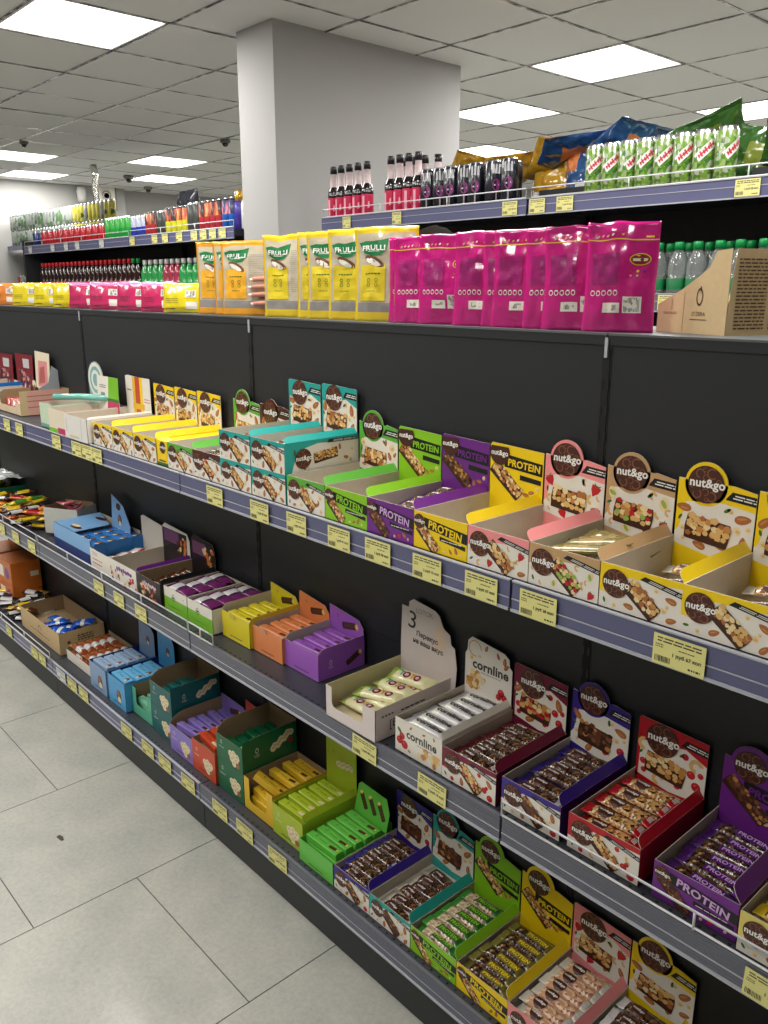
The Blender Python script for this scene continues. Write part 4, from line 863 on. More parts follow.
# ---------------- base shelf ----------------
fb = .036
for i, (x, w, lb, col, kind, arch, kw, barm, gl) in enumerate((
    (.650,.138,'indigo edged chocolate nut box on the base shelf',indigo,'nut',0,dict(tone='dark',nuts=('almond','hazel','berry')),bind,'indigo wrapped bar in the indigo box, base shelf'),
    (.790,.145,'teal edged nut box with ringed crest on the base shelf',teal,'nut',.03,dict(tone='dark'),nutbar_mesh(f_clear,darknut,seed=17),'clear wrapped dark bar in the teal box, base shelf'),
    (.937,.146,'lime green PROTEIN box full of bars on the base shelf',lime,'prot',.03,dict(),nutbar_mesh(f_green,ramp_mat('pale_nut_filling',[(0,(90,70,50)),(.3,(170,146,110)),(.6,(214,196,160))],170),seed=18,word='PROTEIN',wc=lime,band=P('print_dark_green',(40,90,34))),'green banded protein bar in the lime box, base shelf'),
    (1.085,.146,'yellow PROTEIN box full of bars on the base shelf',yellow,'prot',.03,dict(),nutbar_mesh(f_gold,darknut,seed=19,word='PROTEIN',wc=yellow,band=f_gold),'gold banded protein bar in the yellow box, base shelf'),
    (1.232,.146,'pink edged strawberry nut box on the base shelf',pink,'nut',0,dict(nuts=('straw','cashew','almond'),wedge=False),nutbar_mesh(f_clear,ramp_mat('pink_nut_filling',[(0,(150,90,70)),(.3,(200,150,110)),(.6,(224,190,160)),(.85,(200,80,80))],170),seed=20),'clear wrapped fruit bar in the pink box, base shelf'),
    (1.379,.146,'yellow edged almond nut box with round crest on the base shelf',yellow,'nut',.03,dict(),nutbar_mesh(f_silver,darknut,seed=21),'silver wrapped nut bar in the yellow almond box, base shelf'),
    (1.66,.146,'yellow almond box at the bottom right corner of the photo, base shelf',yellow,'nut',.03,dict(),None,''))):
    nutbox(x, Z3, lb, col, kind, arch=arch, seed=60+i, w=w, h=.068, y=-.235, d=.225, hh=.193, floor=fb, fh=.022, **kw)
    if barm: fill(barm, x, w, -.235, Z3+fb+.004-(.012 if i == 1 else 0), 6, .033, gl, gl.split(' in the ')[0]+'s of the '+lb.split(' ')[0]+' base box', zj=.006, aj=.05 if i != 1 else .2)
    if barm and i not in (1,): lay(barm, 5, x+w/2, -.19, .033, Z3+fb+.020, gl+', upper layer', 'snack bar', 'upper '+gl.split(' in the ')[0]+'s of the '+lb.split(' ')[0]+' base box', zj=.003, aj=.05)
# bright green open carton
t = carton('chocolate_carton','bright grass green carton with open lid and cocoa printed bars, base shelf',.500,-.236,Z3,.146,.21,.066,.066,.066,.09,brgreen,brgreen,front=oz_front(.146,.066,brgreen),floor=.03,run=.03)
h = MB(); h.slab([(0,0),(.14,0),(.14,.06),(.12,.098),(.01,.10),(0,.09)],(-.065,.19,.067),(1,-.03,.0),(.12,.10,1),.0012,brgreen,P('print_grass_dark',(70,130,60)),brgreen)
ha = Art(.14,.1)
for k in range(3): choc_pic(ha,.032+.038*k,.052,.024,'dark',2.2)
h.art(ha,(-.065,.19,.067),(1,-.03,.0),(.12,.10,1)); h.build('lid', t)
for q in range(2): lay(sb_gr, 5, .573, -.205, .034, Z3+.032+.022*q, 'grass green slim bar in the bright green carton'+(' top layer' if q else ' lower layer'), 'chocolate bar', 'grass green bars layer %s' % ('top' if q else 'lower'), name='chocolate_bar', zj=.001, aj=.02, xj=.001)
# olive carton
t = carton('chocolate_carton','olive green carton with upright lid and white chocolate pictures, base shelf',.352,-.22,Z3,.142,.20,.095,.1,.1,.1,olive,olive,front=oz_front(.142,.095,olive,'cup'),header=oz_header(.138,.24,olive,'white'),hpoly=[(0,0),(.138,0),(.138,.225),(.125,.24),(0,.246)],floor=.072,flap=(olive,.02,0))
lay(sb_ol, 5, .423, -.192, .035, Z3+.075, 'olive slim bar with white chocolate picture in the olive carton', 'chocolate bar', 'olive chocolate bars', name='chocolate_bar', zj=.001, aj=.02)
# yellow carton with cut-out front
t = carton('chocolate_carton','golden yellow carton with a deep front cut-out, base shelf',.196,-.216,Z3,.15,.20,.106,.106,.106,.106,ogold,kraft_in,front=None,floor=.012,notch=(.028,.118,.03))
lay(sb_gold, 5, .272, -.19, .037, Z3+.014, 'golden slim bar at the bottom of the golden yellow carton', 'chocolate bar', 'lower golden bars', name='chocolate_bar', zj=.001, aj=.05)
lay(sb_gold, 5, .272, -.185, .037, Z3+.037, 'golden slim bar in the middle of the golden yellow carton', 'chocolate bar', 'middle golden bars', name='chocolate_bar', zj=.001, aj=.08)
lay(sb_gold, 3, .276, -.12, .045, Z3+.060, 'golden slim bar lying on top in the golden yellow carton', 'chocolate bar', 'top golden bars', name='chocolate_bar', zj=.02, aj=.06)
stamp('chocolate_bar', sb_gold, 'golden slim bar leaning in the front cut-out of the golden yellow carton', 'chocolate bar', (.262,-.165,Z3+.066), (0,.55,.5))
# two-high stacks
def closed(name, label, x, y, z, w, d, h, m, front, right):
    t = thing(name, label, 'carton', (x+w/2,y,z)); b = MB(); b.box(-w/2,0,0,w/2,d,h,m); b.art(front,(-w/2,0,0),(1,0,0),(0,0,1)); b.art(right,(w/2,0,0),(0,1,0),(0,0,1)); b.build('box_body', t)
    MB().box(-w/2+.001,.002,h,w/2-.001,d-.002,h+.0006,m).build('lid', t); return t
closed('chocolate_carton','closed deep green carton at the bottom of the deep green stack',.046,-.215,Z3,.146,.2,.104,odgreen,oz_front(.146,.104,odgreen,'cup'),oz_side(.2,.104,odgreen,'berry'))
carton('chocolate_carton','open deep green carton on top of the deep green stack',.046,-.215,Z3+.1052,.146,.2,.082,.112,.106,.112,odgreen,kraft_in,front=oz_front(.146,.082,odgreen,'cup'),right=oz_side(.2,.104,odgreen,'berry'),floor=.02,run=.045)
sb_dg = slim_bar(odgreen,'white'); sb_dt = slim_bar(P('print_teal_deep',(24,110,106)),'white'); sb_lav = slim_bar(lilac2,'dark'); sb_ver = slim_bar(overm,'white'); sb_mint = slim_bar(P('print_light_mint',(130,206,170)),'white')
lay(sb_dg, 5, .118, -.18, .036, Z3+.128, 'deep green slim bar inside the top deep green carton', 'chocolate bar', 'deep green chocolate bars', name='chocolate_bar', zj=.012, aj=.1)
carton('chocolate_carton','vermilion orange open carton between lavender and deep green ones, base shelf',-.100,-.222,Z3,.142,.205,.108,.108,.108,.13,overm,kraft_in,front=oz_front(.142,.108,overm,'cup'),header=oz_header(.138,.175,overm,'cup'),hpoly=[(0,0),(.138,0),(.138,.165),(.01,.175)],floor=.075)
lay(sb_ver, 4, -.03, -.19, .04, Z3+.08, 'vermilion slim bar in the vermilion orange carton', 'chocolate bar', 'vermilion chocolate bars', name='chocolate_bar', zj=.018, aj=.2)
carton('chocolate_carton','lavender carton with an open curved front, base shelf',-.252,-.22,Z3,.148,.205,.095,.125,.105,.125,lilac2,kraft_in,front=oz_front(.148,.095,lilac2,'cup'),header=oz_header(.144,.14,lilac2,'dark'),hpoly=[(0,0),(.144,0),(.144,.135),(0,.14)],floor=.055,run=.06)
lay(sb_lav, 5, -.178, -.185, .037, Z3+.06, 'lavender slim bar inside the lavender carton', 'chocolate bar', 'lavender chocolate bars', name='chocolate_bar', zj=.012, aj=.1)
closed('chocolate_carton','closed deep teal carton at the bottom of the teal stack, base shelf',-.412,-.205,Z3,.15,.19,.106,odteal,oz_front(.15,.106,odteal,'cup'),oz_side(.19,.106,odteal,'white'))
carton('chocolate_carton','open deep teal carton on top of the teal stack, base shelf',-.412,-.205,Z3+.1072,.15,.19,.085,.112,.104,.112,odteal,kraft_in,front=oz_front(.15,.085,odteal,'cup'),right=oz_side(.19,.104,odteal,'white'),floor=.02,run=.05)
lay(sb_dt, 4, -.337, -.17, .038, Z3+.132, 'deep teal slim bar inside the top deep teal carton', 'chocolate bar', 'deep teal chocolate bars', name='chocolate_bar', zj=.01, aj=.1)
carton('chocolate_carton','mint green carton with tall front cut-out, left of the teal stack',-.575,-.20,Z3,.15,.18,.105,.105,.105,.105,omint,kraft_in,floor=.01,notch=(.03,.115,.04))
for q in range(2): lay(sb_mint, 4, -.50, -.172, .036, Z3+.012+.023*q, 'light mint slim bar in the mint green carton, %s layer' % ('upper' if q else 'lower'), 'chocolate bar', 'mint chocolate bars %s' % ('upper' if q else 'lower'), name='chocolate_bar', zj=.001, aj=.06)
carton('chocolate_carton','bright sky blue carton with ice cream cone picture, base shelf',-.722,-.225,Z3,.142,.21,.114,.114,.114,.114,olblue,navy,front=oz_front(.142,.114,olblue,'cone'),header=oz_header(.138,.23,olblue,'cone'),hpoly=[(0,0),(.138,0),(.138,.2),(.12,.23),(.01,.235)],floor=.09)
sb_sky = slim_bar(P('print_sky_light',(110,186,230)),'cone',.12,.036,.018); sb_gbl = slim_bar(P('print_ice_blue',(160,186,216)),'cone',.12,.036,.018)
lay(sb_sky, 4, -.651, -.195, .042, Z3+.094, 'sky blue packet in the bright sky blue carton', 'packet', 'sky blue packets', name='sweet_packet', zj=.002, aj=.04)
carton('chocolate_carton','grey blue carton with cone picture and upright card, base shelf',-.890,-.225,Z3,.148,.21,.108,.108,.108,.108,ogblue,navy,front=oz_front(.148,.108,ogblue,'cone'),header=oz_header(.144,.225,ogblue,'cone'),hpoly=[(0,0),(.144,0),(.144,.2),(.12,.22),(.02,.225)],floor=.086)
lay(sb_gbl, 4, -.816, -.195, .042, Z3+.09, 'ice blue packet in the grey blue carton', 'packet', 'ice blue packets', name='sweet_packet', zj=.002, aj=.04)
# pale tray of brown packets
t = carton('white_tray_carton','low white tray of brown and yellow biscuit packets, base shelf',-1.19,-.20,Z3,.28,.19,.045,.06,.075,.075,white,kraft_in,floor=.012,run=.06)
brp = pillow(.125,.034,.03,foil('rust_foil',(150,74,40)),[(0,.14,f_yel),(.5,.8,f_silver)],None,seed=50)
for c_ in range(2):
    for q in range(2): lay(brp, 5, -1.115+.13*c_, -.175, .034, Z3+.015+.029*q, 'rust brown biscuit packet with yellow end, %s %s of the low white tray' % ('lower' if not q else 'upper','left' if not c_ else 'right'), 'biscuit packet', 'rust packets %d%d' % (c_,q), name='biscuit_packet', zj=.001, aj=.02, xj=.001)
# brown cardboard box with blue packets
ka = Art(.46,.1); ka.layer(2); ka.ring(.23,.05,.02,.003,kraft_ink,0,5.5); ka.lines(.12,.03,.34,.036,1,kraft_ink,t=.003)
kr = Art(.21,.1); kr.layer(2); kr.lines(.08,.045,.15,.075,3,kraft_ink,t=.006); kr.ell(.04,.05,.008,.008,kraft_ink)
carton('cardboard_box','open brown cardboard box with a few blue packets, base shelf left',-1.685,-.212,Z3,.455,.20,.098,.1,.1,.1,kraft,kraft_in,front=ka,right=kr,floor=.03,category='box')
blp = pillow(.10,.05,.02,f_blue,[(.4,.6,f_white)],None,seed=51)
for k in range(9): stamp('blue_packet', blp, 'bright blue packet lying in the brown cardboard box', 'packet', (-1.42+R_.uniform(-.09,.09),-.11+R_.uniform(-.06,.05),Z3+.035+.009*(k//2)), (R_.uniform(-.2,.2),R_.uniform(-.2,.2),R_.uniform(0,3)), 'blue packets in the cardboard box')
# heaps and orange boxes at the far left of the base shelf
for k in range(34):
    i = (0,1,3)[k % 3] if k % 2 else 0; x = -2.02+.32*((k*7) % 17)/16; yy = -.21+.17*((k*5) % 9)/8
    stamp('wrapped_candy_bar', mm[i], mixes[i][2]+' wrapped bar heaped left of the cardboard box, base shelf', 'candy bar', (x,yy,Z3+.004+.019*(k//9)), (R_.uniform(-.15,.15),R_.uniform(-.15,.15),1.2+R_.uniform(-.7,.7)), mixes[i][2]+' bars, base heap')
for k in range(26):
    x = -2.36+.32*((k*7) % 17)/16; yy = -.21+.15*((k*5) % 9)/8
    stamp('wrapped_candy_bar', mm[3], 'brown and yellow wrapped bar in the golden heap at the left photo edge, base shelf', 'candy bar', (x,yy,Z3+.004+.019*(k//9)), (R_.uniform(-.15,.15),R_.uniform(-.15,.15),.5+R_.uniform(-.4,.4)), 'golden bars, base heap')
ob = P('print_carton_orange',(196,104,36)); oa = Art(.2,.11); oa.rect(0,0,.2,.11,ob); oa.layer(2); oa.rect(.02,.02,.09,.08,white); oa.ell(.14,.05,.03,.03,purple); ob2 = Art(.14,.11); ob2.rect(0,0,.14,.11,ob); ob2.layer(2); ob2.rect(.09,.03,.13,.055,cream)
for k, (x, z, lb) in enumerate(((-2.36,.165,'lower left'),(-2.13,.165,'lower right'),(-2.36,.277,'upper left'),(-2.13,.277,'upper right'))):
    t = thing('orange_carton', 'closed orange carton, %s of the four at the far left of the base shelf' % lb, 'carton', (x+.1,-.16,Z3)); 
    t.location.z = Z3 + (z-.165) + .0; b = MB(); b.box(-.1,0,0,.1,.14,.111,ob); b.art(oa,(-.1,0,0),(1,0,0),(0,0,1)); b.art(ob2,(.1,0,0),(0,1,0),(0,0,1)); b.build('box_body', t); MB().box(-.099,.001,.111,.099,.139,.1115,ob).build('lid', t)

# ---------------- pouches on the flat top ----------------
def pouch(w, h, t, zones, art, label, cat, x, y, z=HT, rot=0, lean=0, seal=.012, group=None, seed=0, name='stand_up_pouch', bulge_low=.38, cz=.0035, flat=False, roll=0, tp=.7, pinch=.035):
    """flat-sealed pouch standing on its base; zones(u,v)->material; art on the front"""
    nx, nz = 22, 30; o_ = seed*7.3
    def thick(x_, z_):
        u = 2*x_/w; v = z_/h
        e = max(0, 1-abs(u)**4)*(1 if v > 0 else 1)
        top = max(0, min(1, (h-seal-z_)/(h*.5)))**tp
        low = min(1, .55+z_/(h*.18)*.45) if v < .18 else 1
        return t/2*(max(0, 1-u*u)**.55)*top*low
    def cre(x_, z_):
        p = Vector((x_*16+o_, z_*9, o_)); q = Vector((x_*55+o_, z_*38, o_))
        return cz*(noise.noise(p)+.45*noise.noise(q)+.5*abs(noise.noise(Vector((x_*30+z_*12+o_, z_*22-x_*8, 2)))))
    def F(x_, z_, l=0):
        ee = min(1, min(w/2-abs(x_), h-z_, z_+.01)/.012)
        v_ = max(0,min(1,z_/h)); wp = 1-pinch*math.sin(math.pi*v_)+.018*noise.noise(Vector((z_*14+o_,3,o_))); return Vector((x_*wp+.0035*noise.noise(Vector((z_*11,o_,7)))*v_, -thick(x_,z_)-l-cre(x_,z_)*max(0,ee), z_+.005*v_*noise.noise(Vector((x_*22+o_,1,o_)))))
    vs = []; fs = []; ms = []; n = nz+1
    for i in range(nx+1):
        for k in range(n): vs.append(F(-w/2+w*i/nx, h*k/nz))
    B = len(vs)
    for i in range(nx+1):
        for k in range(n):
            a = F(-w/2+w*i/nx, h*k/nz); vs.append((a.x, thick(a.x,a.z)+.0006, a.z))
    for i in range(nx):
        for k in range(nz):
            a = i*n+k; m = zones(-w/2+w*(i+.5)/nx, h*(k+.5)/nz)
            fs.append((a, a+n, a+n+1, a+1)); ms.append(m); fs.append((B+a+1, B+a+n+1, B+a+n, B+a)); ms.append(m)
    m0 = zones(-w/2, h*.5)
    for k in range(nz): fs.append((k, k+1, B+k+1, B+k)); ms.append(m0); a = nx*n+k; fs.append((a+1, a, B+a, B+a+1)); ms.append(m0)
    for i in range(nx): a = i*n; fs.append((a+n, a, B+a, B+a+n)); ms.append(m0); a = i*n+nz; fs.append((a, a+n, B+a+n, B+a)); ms.append(m0)
    b = MB(); b.add(vs, fs, ms)
    rt_ = thing(name, label, cat, (x,y,z), rot, group)
    if lean or roll: rt_.rotation_euler = (lean, roll, rot)
    if art: b.art(art, None, None, None, lift=.0012, step=.00018, cut=.009, fn=lambda x_, z_, l: F(x_-w/2, min(max(z_, 0), h), l))
    b.build('pouch_body', rt_, smooth=True)
    return rt_
mg = M('magenta_film', (196,16,122), rough=.16, coat=1, var=.05, bump=.9, bs=16); mgd = M('magenta_film_dark', (168,20,112), rough=.25, coat=.8, var=.05, bump=.3, bs=28)
def magenta_art(w, h, part=1):
    a = Art(w, h); a.layer(1); rr = random.Random(2)
    a.grid(0, h*.835, w, h*.845, ogold, 14, 1); a.grid(w*.10,h*.43,w*.48,h*.72,mgd,8,10)
    a.layer(2); a.lines(w*.11,h*.44,w*.47,h*.70,13,P('print_plum',(128,18,96)),t=h*.007,rr=rr)
    for k in range(5):
        x = w*(.13+.085*k); a.ring(x,h*.36,w*.034,w*.008,txtw,0,6.3,8,ry=1.15); a.rect(x-w*.02,h*.375,x+w*.02,h*.385,txtw)
    a.rect(w*.30,h*.18,w*.54,h*.27,white); a.barcode(w*.35,h*.20,w*.50,h*.25,ink,9,rr)
    a.rect(w*.58,h*.18,w*.84,h*.33,white); a.barcode(w*.60,h*.19,w*.82,h*.32,ink,13,rr)
    a.ell(w*.77,h*.665,w*.145,h*.055,ogold,n=18); a.ell(w*.77,h*.665,w*.13,h*.047,dred,n=18,dl=1); a.rect(w*.67,h*.65,w*.87,h*.675,cream,2)
    for k in range(3):
        a.ell(w*(.66+.09*k),h*.56,w*.02,w*.018,(redc,ogold,indigo)[k],n=7); a.ell(w*(.66+.09*k),h*.52,w*.016,w*.014,(pink,lime,redc)[k],n=7)
    for k, m in enumerate((lime,pink,nutc,white,redc,ogold)): a.ell(w*(.16+.07*k),h*(.875+.006*(k%2)),w*.022,w*.013,m,.6,7)
    a.rect(w*.82,h*.86,w*.93,h*.875,ogold); return a
mzone = lambda x, z: mg
mag_art = magenta_art(.143,.2)
spots = [(1.200,.040,.136,.200,.32,'rightmost magenta pouch, facing front, next to the kraft carton'),
         (1.104,.043,.143,.198,.32,'magenta pouch just left of the rightmost one'),(1.053,.046,.143,.197,.33,'third magenta pouch from the right, mostly covered'),
         (.972,.042,.143,.198,.32,'fourth magenta pouch from the right'),(.938,.047,.143,.198,.33,'fifth magenta pouch from the right, a narrow sliver showing'),
         (.858,.042,.143,.200,.32,'sixth magenta pouch from the right'),(.746,.042,.143,.198,.30,'third magenta pouch from the left'),(.661,.042,.143,.197,.32,'second magenta pouch from the left'),(.634,.052,.143,.196,.33,'leftmost magenta pouch, its edge showing beside the yellow pouches')]
for i, (x, y, w, h, rz, lb) in enumerate(spots):
    pouch(w, h, .022, mzone, magenta_art(w,.2) if w != .143 else mag_art, lb, 'pouch', x, y, rot=rz, seed=i+1, lean=-.02, cz=.006)
fclear = M('clear_pouch_film', (196,184,160), rough=.14, coat=1, var=.14, vs=25, bump=.8, bs=18); fedge_y = M('yellow_pouch_film', (228,196,40), rough=.25, coat=.8, bump=.4, bs=30); fedge_o = M('amber_pouch_film', (232,160,40), rough=.25, coat=.8, bump=.4, bs=30)
fgrey = M('grey_pouch_film', (150,146,142), rough=.25, coat=.6, bump=.3, bs=30, var=.1)
def fr_zone(w, h, edge):
    def f(x, z):
        if z > h*.93 or z < h*.085 or abs(x) > w/2-.006: return edge
        if h*.085 < z < h*.2: return fgrey
        return fclear
    return f
frgreen = P('print_logo_green',(16,116,62))
def fr_art(w, h, body, edge, back=False):
    a = Art(w, h); rr = random.Random(9); a.layer(1)
    x0 = w*.10; pw = w*.44
    a.grid(x0,h*.22,x0+pw,h*.60,body,7,9); a.layer(2)
    a.poly([(x0-.004,h*.83),(x0+pw*.2,h*.85),(x0+pw*.5,h*.84),(x0+pw*1.12,h*.87),(x0+pw*1.05,h*.76),(x0+pw*.8,h*.70),(x0+pw*.45,h*.69),(x0+pw*.12,h*.73)], frgreen)
    a.layer(3); a.text('FRULLI', x0+pw*.53, h*.775, pw*.92, txtw, 1, maxh=h*.055); a.rect(x0+pw*.3,h*.735,x0+pw*.75,h*.742,txtw)
    a.layer(2); a.ell(x0+pw*.55,h*.635,pw*.42,h*.045,P('print_coconut_brown',(110,72,44)),-.4,12); a.ell(x0+pw*.5,h*.625,pw*.32,h*.03,white,-.4,12,dl=1)
    a.layer(3); a.lines(x0+pw*.22,h*.49,x0+pw*.8,h*.52,1,leaf,t=h*.014); 
    for k in range(2): 
        for q in range(2): a.ring(x0+pw*(.35+.3*k),h*(.44-.05*q),pw*.07,pw*.02,leaf,0,6.3,8)
    a.lines(x0+pw*.3,h*.31,x0+pw*.7,h*.34,1,leaf,t=h*.008)
    a.layer(2); a.lines(w*.60,h*.30,w*.92,h*.80,22,fgrey,t=h*.006,rr=rr); a.barcode(w*.78,h*.22,w*.92,h*.29,ink,8,rr)
    return a
ya = fr_art(.16,.228,P('print_panel_yellow',(220,196,40)),yellow); oa_ = fr_art(.175,.224,P('print_panel_amber',(232,168,40)),ogold)
for i, (x, y, w, h, rz, lb) in enumerate(((.530,.055,.172,.226,.42,'rightmost yellow edged clear pouch, touching the magenta ones'),(.421,.055,.172,.228,.42,'second yellow edged pouch from the right'),
        (.330,.055,.172,.224,.42,'third yellow edged pouch from the right'),(.283,.058,.172,.224,.43,'fourth yellow edged pouch from the right, mostly hidden'),(.126,.055,.172,.224,.42,'leftmost yellow edged pouch, right of the hand'))):
    pouch(w, h, .018, fr_zone(w,h,fedge_y), ya, lb, 'pouch', x, y, rot=rz, seed=20+i, lean=-.02, cz=.005)
for i, (x, y, w, h, rz, lb) in enumerate(((-.100,.055,.172,.217,.42,'amber edged clear pouch held by fingers'),(-.244,.055,.172,.220,.42,'leftmost amber edged pouch of the standing row'),(-.150,.060,.172,.219,.43,'amber edged pouch squeezed behind the held one'))):
    pouch(w, h, .018, fr_zone(w,h,fedge_o), oa_, lb, 'pouch', x, y, rot=rz, seed=30+i, lean=-.02, cz=.005)
# low pouches lying on their long side
def low_art(w, h, m):
    a = Art(w, h); a.layer(2); a.rect(w*.66,h*.50,w*.90,h*.74,white); a.barcode(w*.68,h*.52,w*.88,h*.72,ink,10); a.rect(w*.68,h*.12,w*.92,h*.36,white); a.lines(w*.12,h*.3,w*.5,h*.5,3,ink,t=h*.015); a.lines(w*.12,h*.08,w*.4,h*.16,1,ink,t=h*.03); a.rect(w*.04,h*.08,w*.08,h*.14,redc); return a
ylo = M('yellow_low_film', (226,206,30), rough=.25, coat=.8, bump=.4, bs=28); plo = M('raspberry_low_film', (196,40,96), rough=.25, coat=.8, bump=.4, bs=28); plo2 = M('lilac_inner_film', (206,140,196), rough=.3, coat=.5, bump=.3, bs=28); olo = M('orange_low_film', (222,130,50), rough=.25, coat=.8, bump=.4, bs=28)
for i, (x, w, h, m, lb) in enumerate(((-.477,.158,.097,ylo,'yellow pouch lying on its side next to the standing amber pouches'),(-.645,.155,.100,plo,'rightmost raspberry pouch lying on its side'),(-.837,.155,.102,plo,'second raspberry pouch from the right, lying on its side'),
        (-1.066,.165,.102,plo,'third raspberry pouch from the right, lying on its side'),(-1.270,.165,.102,plo,'leftmost raspberry pouch lying on its side'),(-1.439,.165,.100,ylo,'yellow pouch lying just left of the raspberry ones'),
        (-1.655,.165,.100,ylo,'middle yellow pouch of the three lying left of the raspberry ones'),(-1.917,.17,.102,ylo,'leftmost yellow pouch lying near the left photo edge'),(-2.20,.17,.103,olo,'orange pouch lying at the left photo edge'))):
    pouch(w, h, .045, (lambda mm_, hh_: (lambda x_, z_: plo2 if (mm_ is plo and z_ > hh_*.88) else mm_))(m,h), low_art(w,h,m), lb, 'pouch', x, .048, rot=.45, seed=50+i, seal=.002, name='lying_pouch', cz=.004, tp=.28, lean=-.10)
# kraft cartons at the right
def kraft_box(loc, rot, label, L=.186, D=.17, text=True):
    t = thing('kraft_carton', label, 'carton', loc, rot); b = MB(); hi, lo_ = .148, .052
    side = [(0,0),(L,0),(L,hi),(L*.80,hi*.98),(L*.72,.118),(L*.60,.104),(L*.34,.078),(0,lo_)]
    a = Art(L, hi+.02); a.layer(2); ik = P('print_dark_brown',(74,54,36)); a.ring(L*.62,.066,.0085,.0022,ik,0,6.3,20,ry=1.9); a.poly([(L*.62,.085),(L*.64,.084),(L*.63,.07)],ik); a.text("O'ZERA",L*.62,.036,.036,ik,0); a.rect(L*.5,.025,L*.74,.0262,ik); a.text('CHOCOLATE',L*.2,.036,.038,ik,0,maxh=.010); a.rect(L*.4,.002,L*.4035,.075,ik); a.rect(L*.22,.042,L*.2235,.062,ik)
    b.slab(side,(0,0,0),(1,0,0),(0,0,1),.0015,kraft,kraft_in,kraft); b.art(a,(0,0,0),(1,0,0),(0,0,1)); b.build('side_panel', t)
    b = MB(); b.slab([(0,0),(D,0),(D,hi),(.012,hi)],(L,0,0),(0,1,0),(0,0,1),.0015,kraft,kraft_in,kraft)
    a = Art(D, hi); a.layer(2); rq = random.Random(8)
    for c0, c1 in ((.10,.50),(.56,.94)):
        a.lines(D*c0,hi*.06,D*c1,hi*.90,20,ik,t=.0026,rr=rq)
    b.art(a,(L,0,0),(0,1,0),(0,0,1)); b.build('text_panel', t)
    b = MB(); b.slab([(L-u,v) for u, v in reversed(side)],(L,D,0),(-1,0,0),(0,0,1),.0015,kraft,kraft_in,kraft); b.slab([(0,0),(D,0),(D,lo_),(0,lo_)],(0,D,0),(0,-1,0),(0,0,1),.0015,kraft,kraft_in,kraft); b.box(.002,.002,0,L-.002,D-.002,.0015,kraft_in); b.build('tray', t)
kraft_box((1.226,.140,HT), -.38, 'large kraft carton with slanted top and printed text, right of the magenta pouches')
kraft_box((1.435,.190,HT), -.30, 'second kraft carton cut off by the right photo edge', L=.16, D=.1)

# ---------------- rear shelving with drinks ----------------
GY = 1.15; GZ = 1.985; GL = -4.95
def rear_unit(x0, x1, label, post=True):
    t = thing('drinks_shelving_unit', label, 'shelving', (x0,GY,0)); L = x1-x0
    p = MB(); p.box(.01,.40,.02,L-.01,.42,GZ+.06,gond); p.build('back_panel', t)
    for z, nm in ((GZ,0),(1.655,1),(1.30,2),(.95,3),(.6,4),(.2,5)):
        s = MB(); s.box(.003,.006,-.03,L-.003,.40,0,shelfm); o = s.build('shelf', t, (0,0,z))
        r = MB(); m = rail if nm == 0 else rail2; r.box(.003,0,-.042,L-.003,.005,.012,m); r.box(.003,-.003,-.045,L-.003,.005,-.041,raill); r.box(.003,-.0015,-.012,L-.003,0,-.010,raill); r.box(.003,-.003,.011,L-.003,.004,.014,raill); r.build('price_rail', o)
        if nm == 0: guard(o, .01, L-.01, z=.012, h=.036, y=.006, n=max(2,int(L/.32)))
    u = MB(); u.box(-.012,.38,0,.012,.425,GZ+.06,gond); u.box(L-.012,.38,0,L+.012,.425,GZ+.06,gond); u.build('upright', t)
    k = MB(); k.box(.003,.02,.005,L-.003,.03,.17,gond); k.build('kick_plate', t); return t
rear_unit(.09, 1.3, 'rear shelving bay with the green cans and blue snack bags'); rear_unit(-1.12, .085, 'rear shelving bay with red label bottles beside the column'); rear_unit(1.305, 2.5, 'rear shelving bay cut by the right photo edge')
u1 = rear_unit(-3.10, -1.87, 'far rear shelving bay directly left of the column'); u2 = rear_unit(-4.95, -3.105, 'far rear shelving bay at the left end of the drinks row')
e = MB(); e.box(-.03,-.0,.0,0,.42,GZ+.06,gond); e.build('end_panel', u2)
alu = M('can_aluminium', (200,202,204), rough=.25, metal=1, var=.04); glassd = M('dark_bottle_glass', (24,14,18), rough=.08, coat=.8, var=.02)
def can_mesh(body, h=.168, r=.033, art=None, top=None, body2=None, nk=None):
    b = MB(); prof = [(r*.82,0,alu),(r,.008,body),(r,h*.5,body2 or body),(r,h-.014,alu if not nk else nk),(r*.86,h-.004,alu),(r*.86,h,alu),(r*.8,h-.002,alu),(.004,h-.003,alu)]
    b.lathe(prof, body, 24)
    if art: b.art(art,None,None,None,lift=.0006,step=.00025,fn=lambda x,y,l: Vector(((r+l)*math.sin(x/r),-(r+l)*math.cos(x/r),y)))
    return b.build('can', mesh_only=True, smooth=True)
lemon = ramp_mat('lime_can_print',[(0,(84,132,40)),(.3,(150,172,110)),(.5,(118,160,56)),(.72,(176,186,160)),(.85,(64,108,44))],75,rough=.25,coat=.6,kind='voronoi',bump=0)
# art x is arc length, centred on the side facing the aisle
ga = Art(.2,.168); ga.items = []; gt = Art(.2,.168); 
def shifted_text(word, m, w, cy, rot, maxh):
    a = Art(.2,.2); a.text(word, 0, cy, w, m, 1, rot=rot, maxh=maxh); return a
gt = shifted_text('Dazzle', redc, .062, .105, .75, .022); 
grn = can_mesh(lemon, art=None); 
def wobble(a, n=1): return a
gca = Art(.2,.2)
gca.items += [([(x*math.cos(.75)-y*math.sin(.75), .105+x*math.sin(.75)+y*math.cos(.75)) for x, y in ((-.034,-.013),(-.017,-.013),(0,-.013),(.017,-.013),(.034,-.013),(.034,.013),(.017,.013),(0,.013),(-.017,.013),(-.034,.013))],[(0,1,8,9),(1,2,7,8),(2,3,6,7),(3,4,5,6)],txtw,1)]
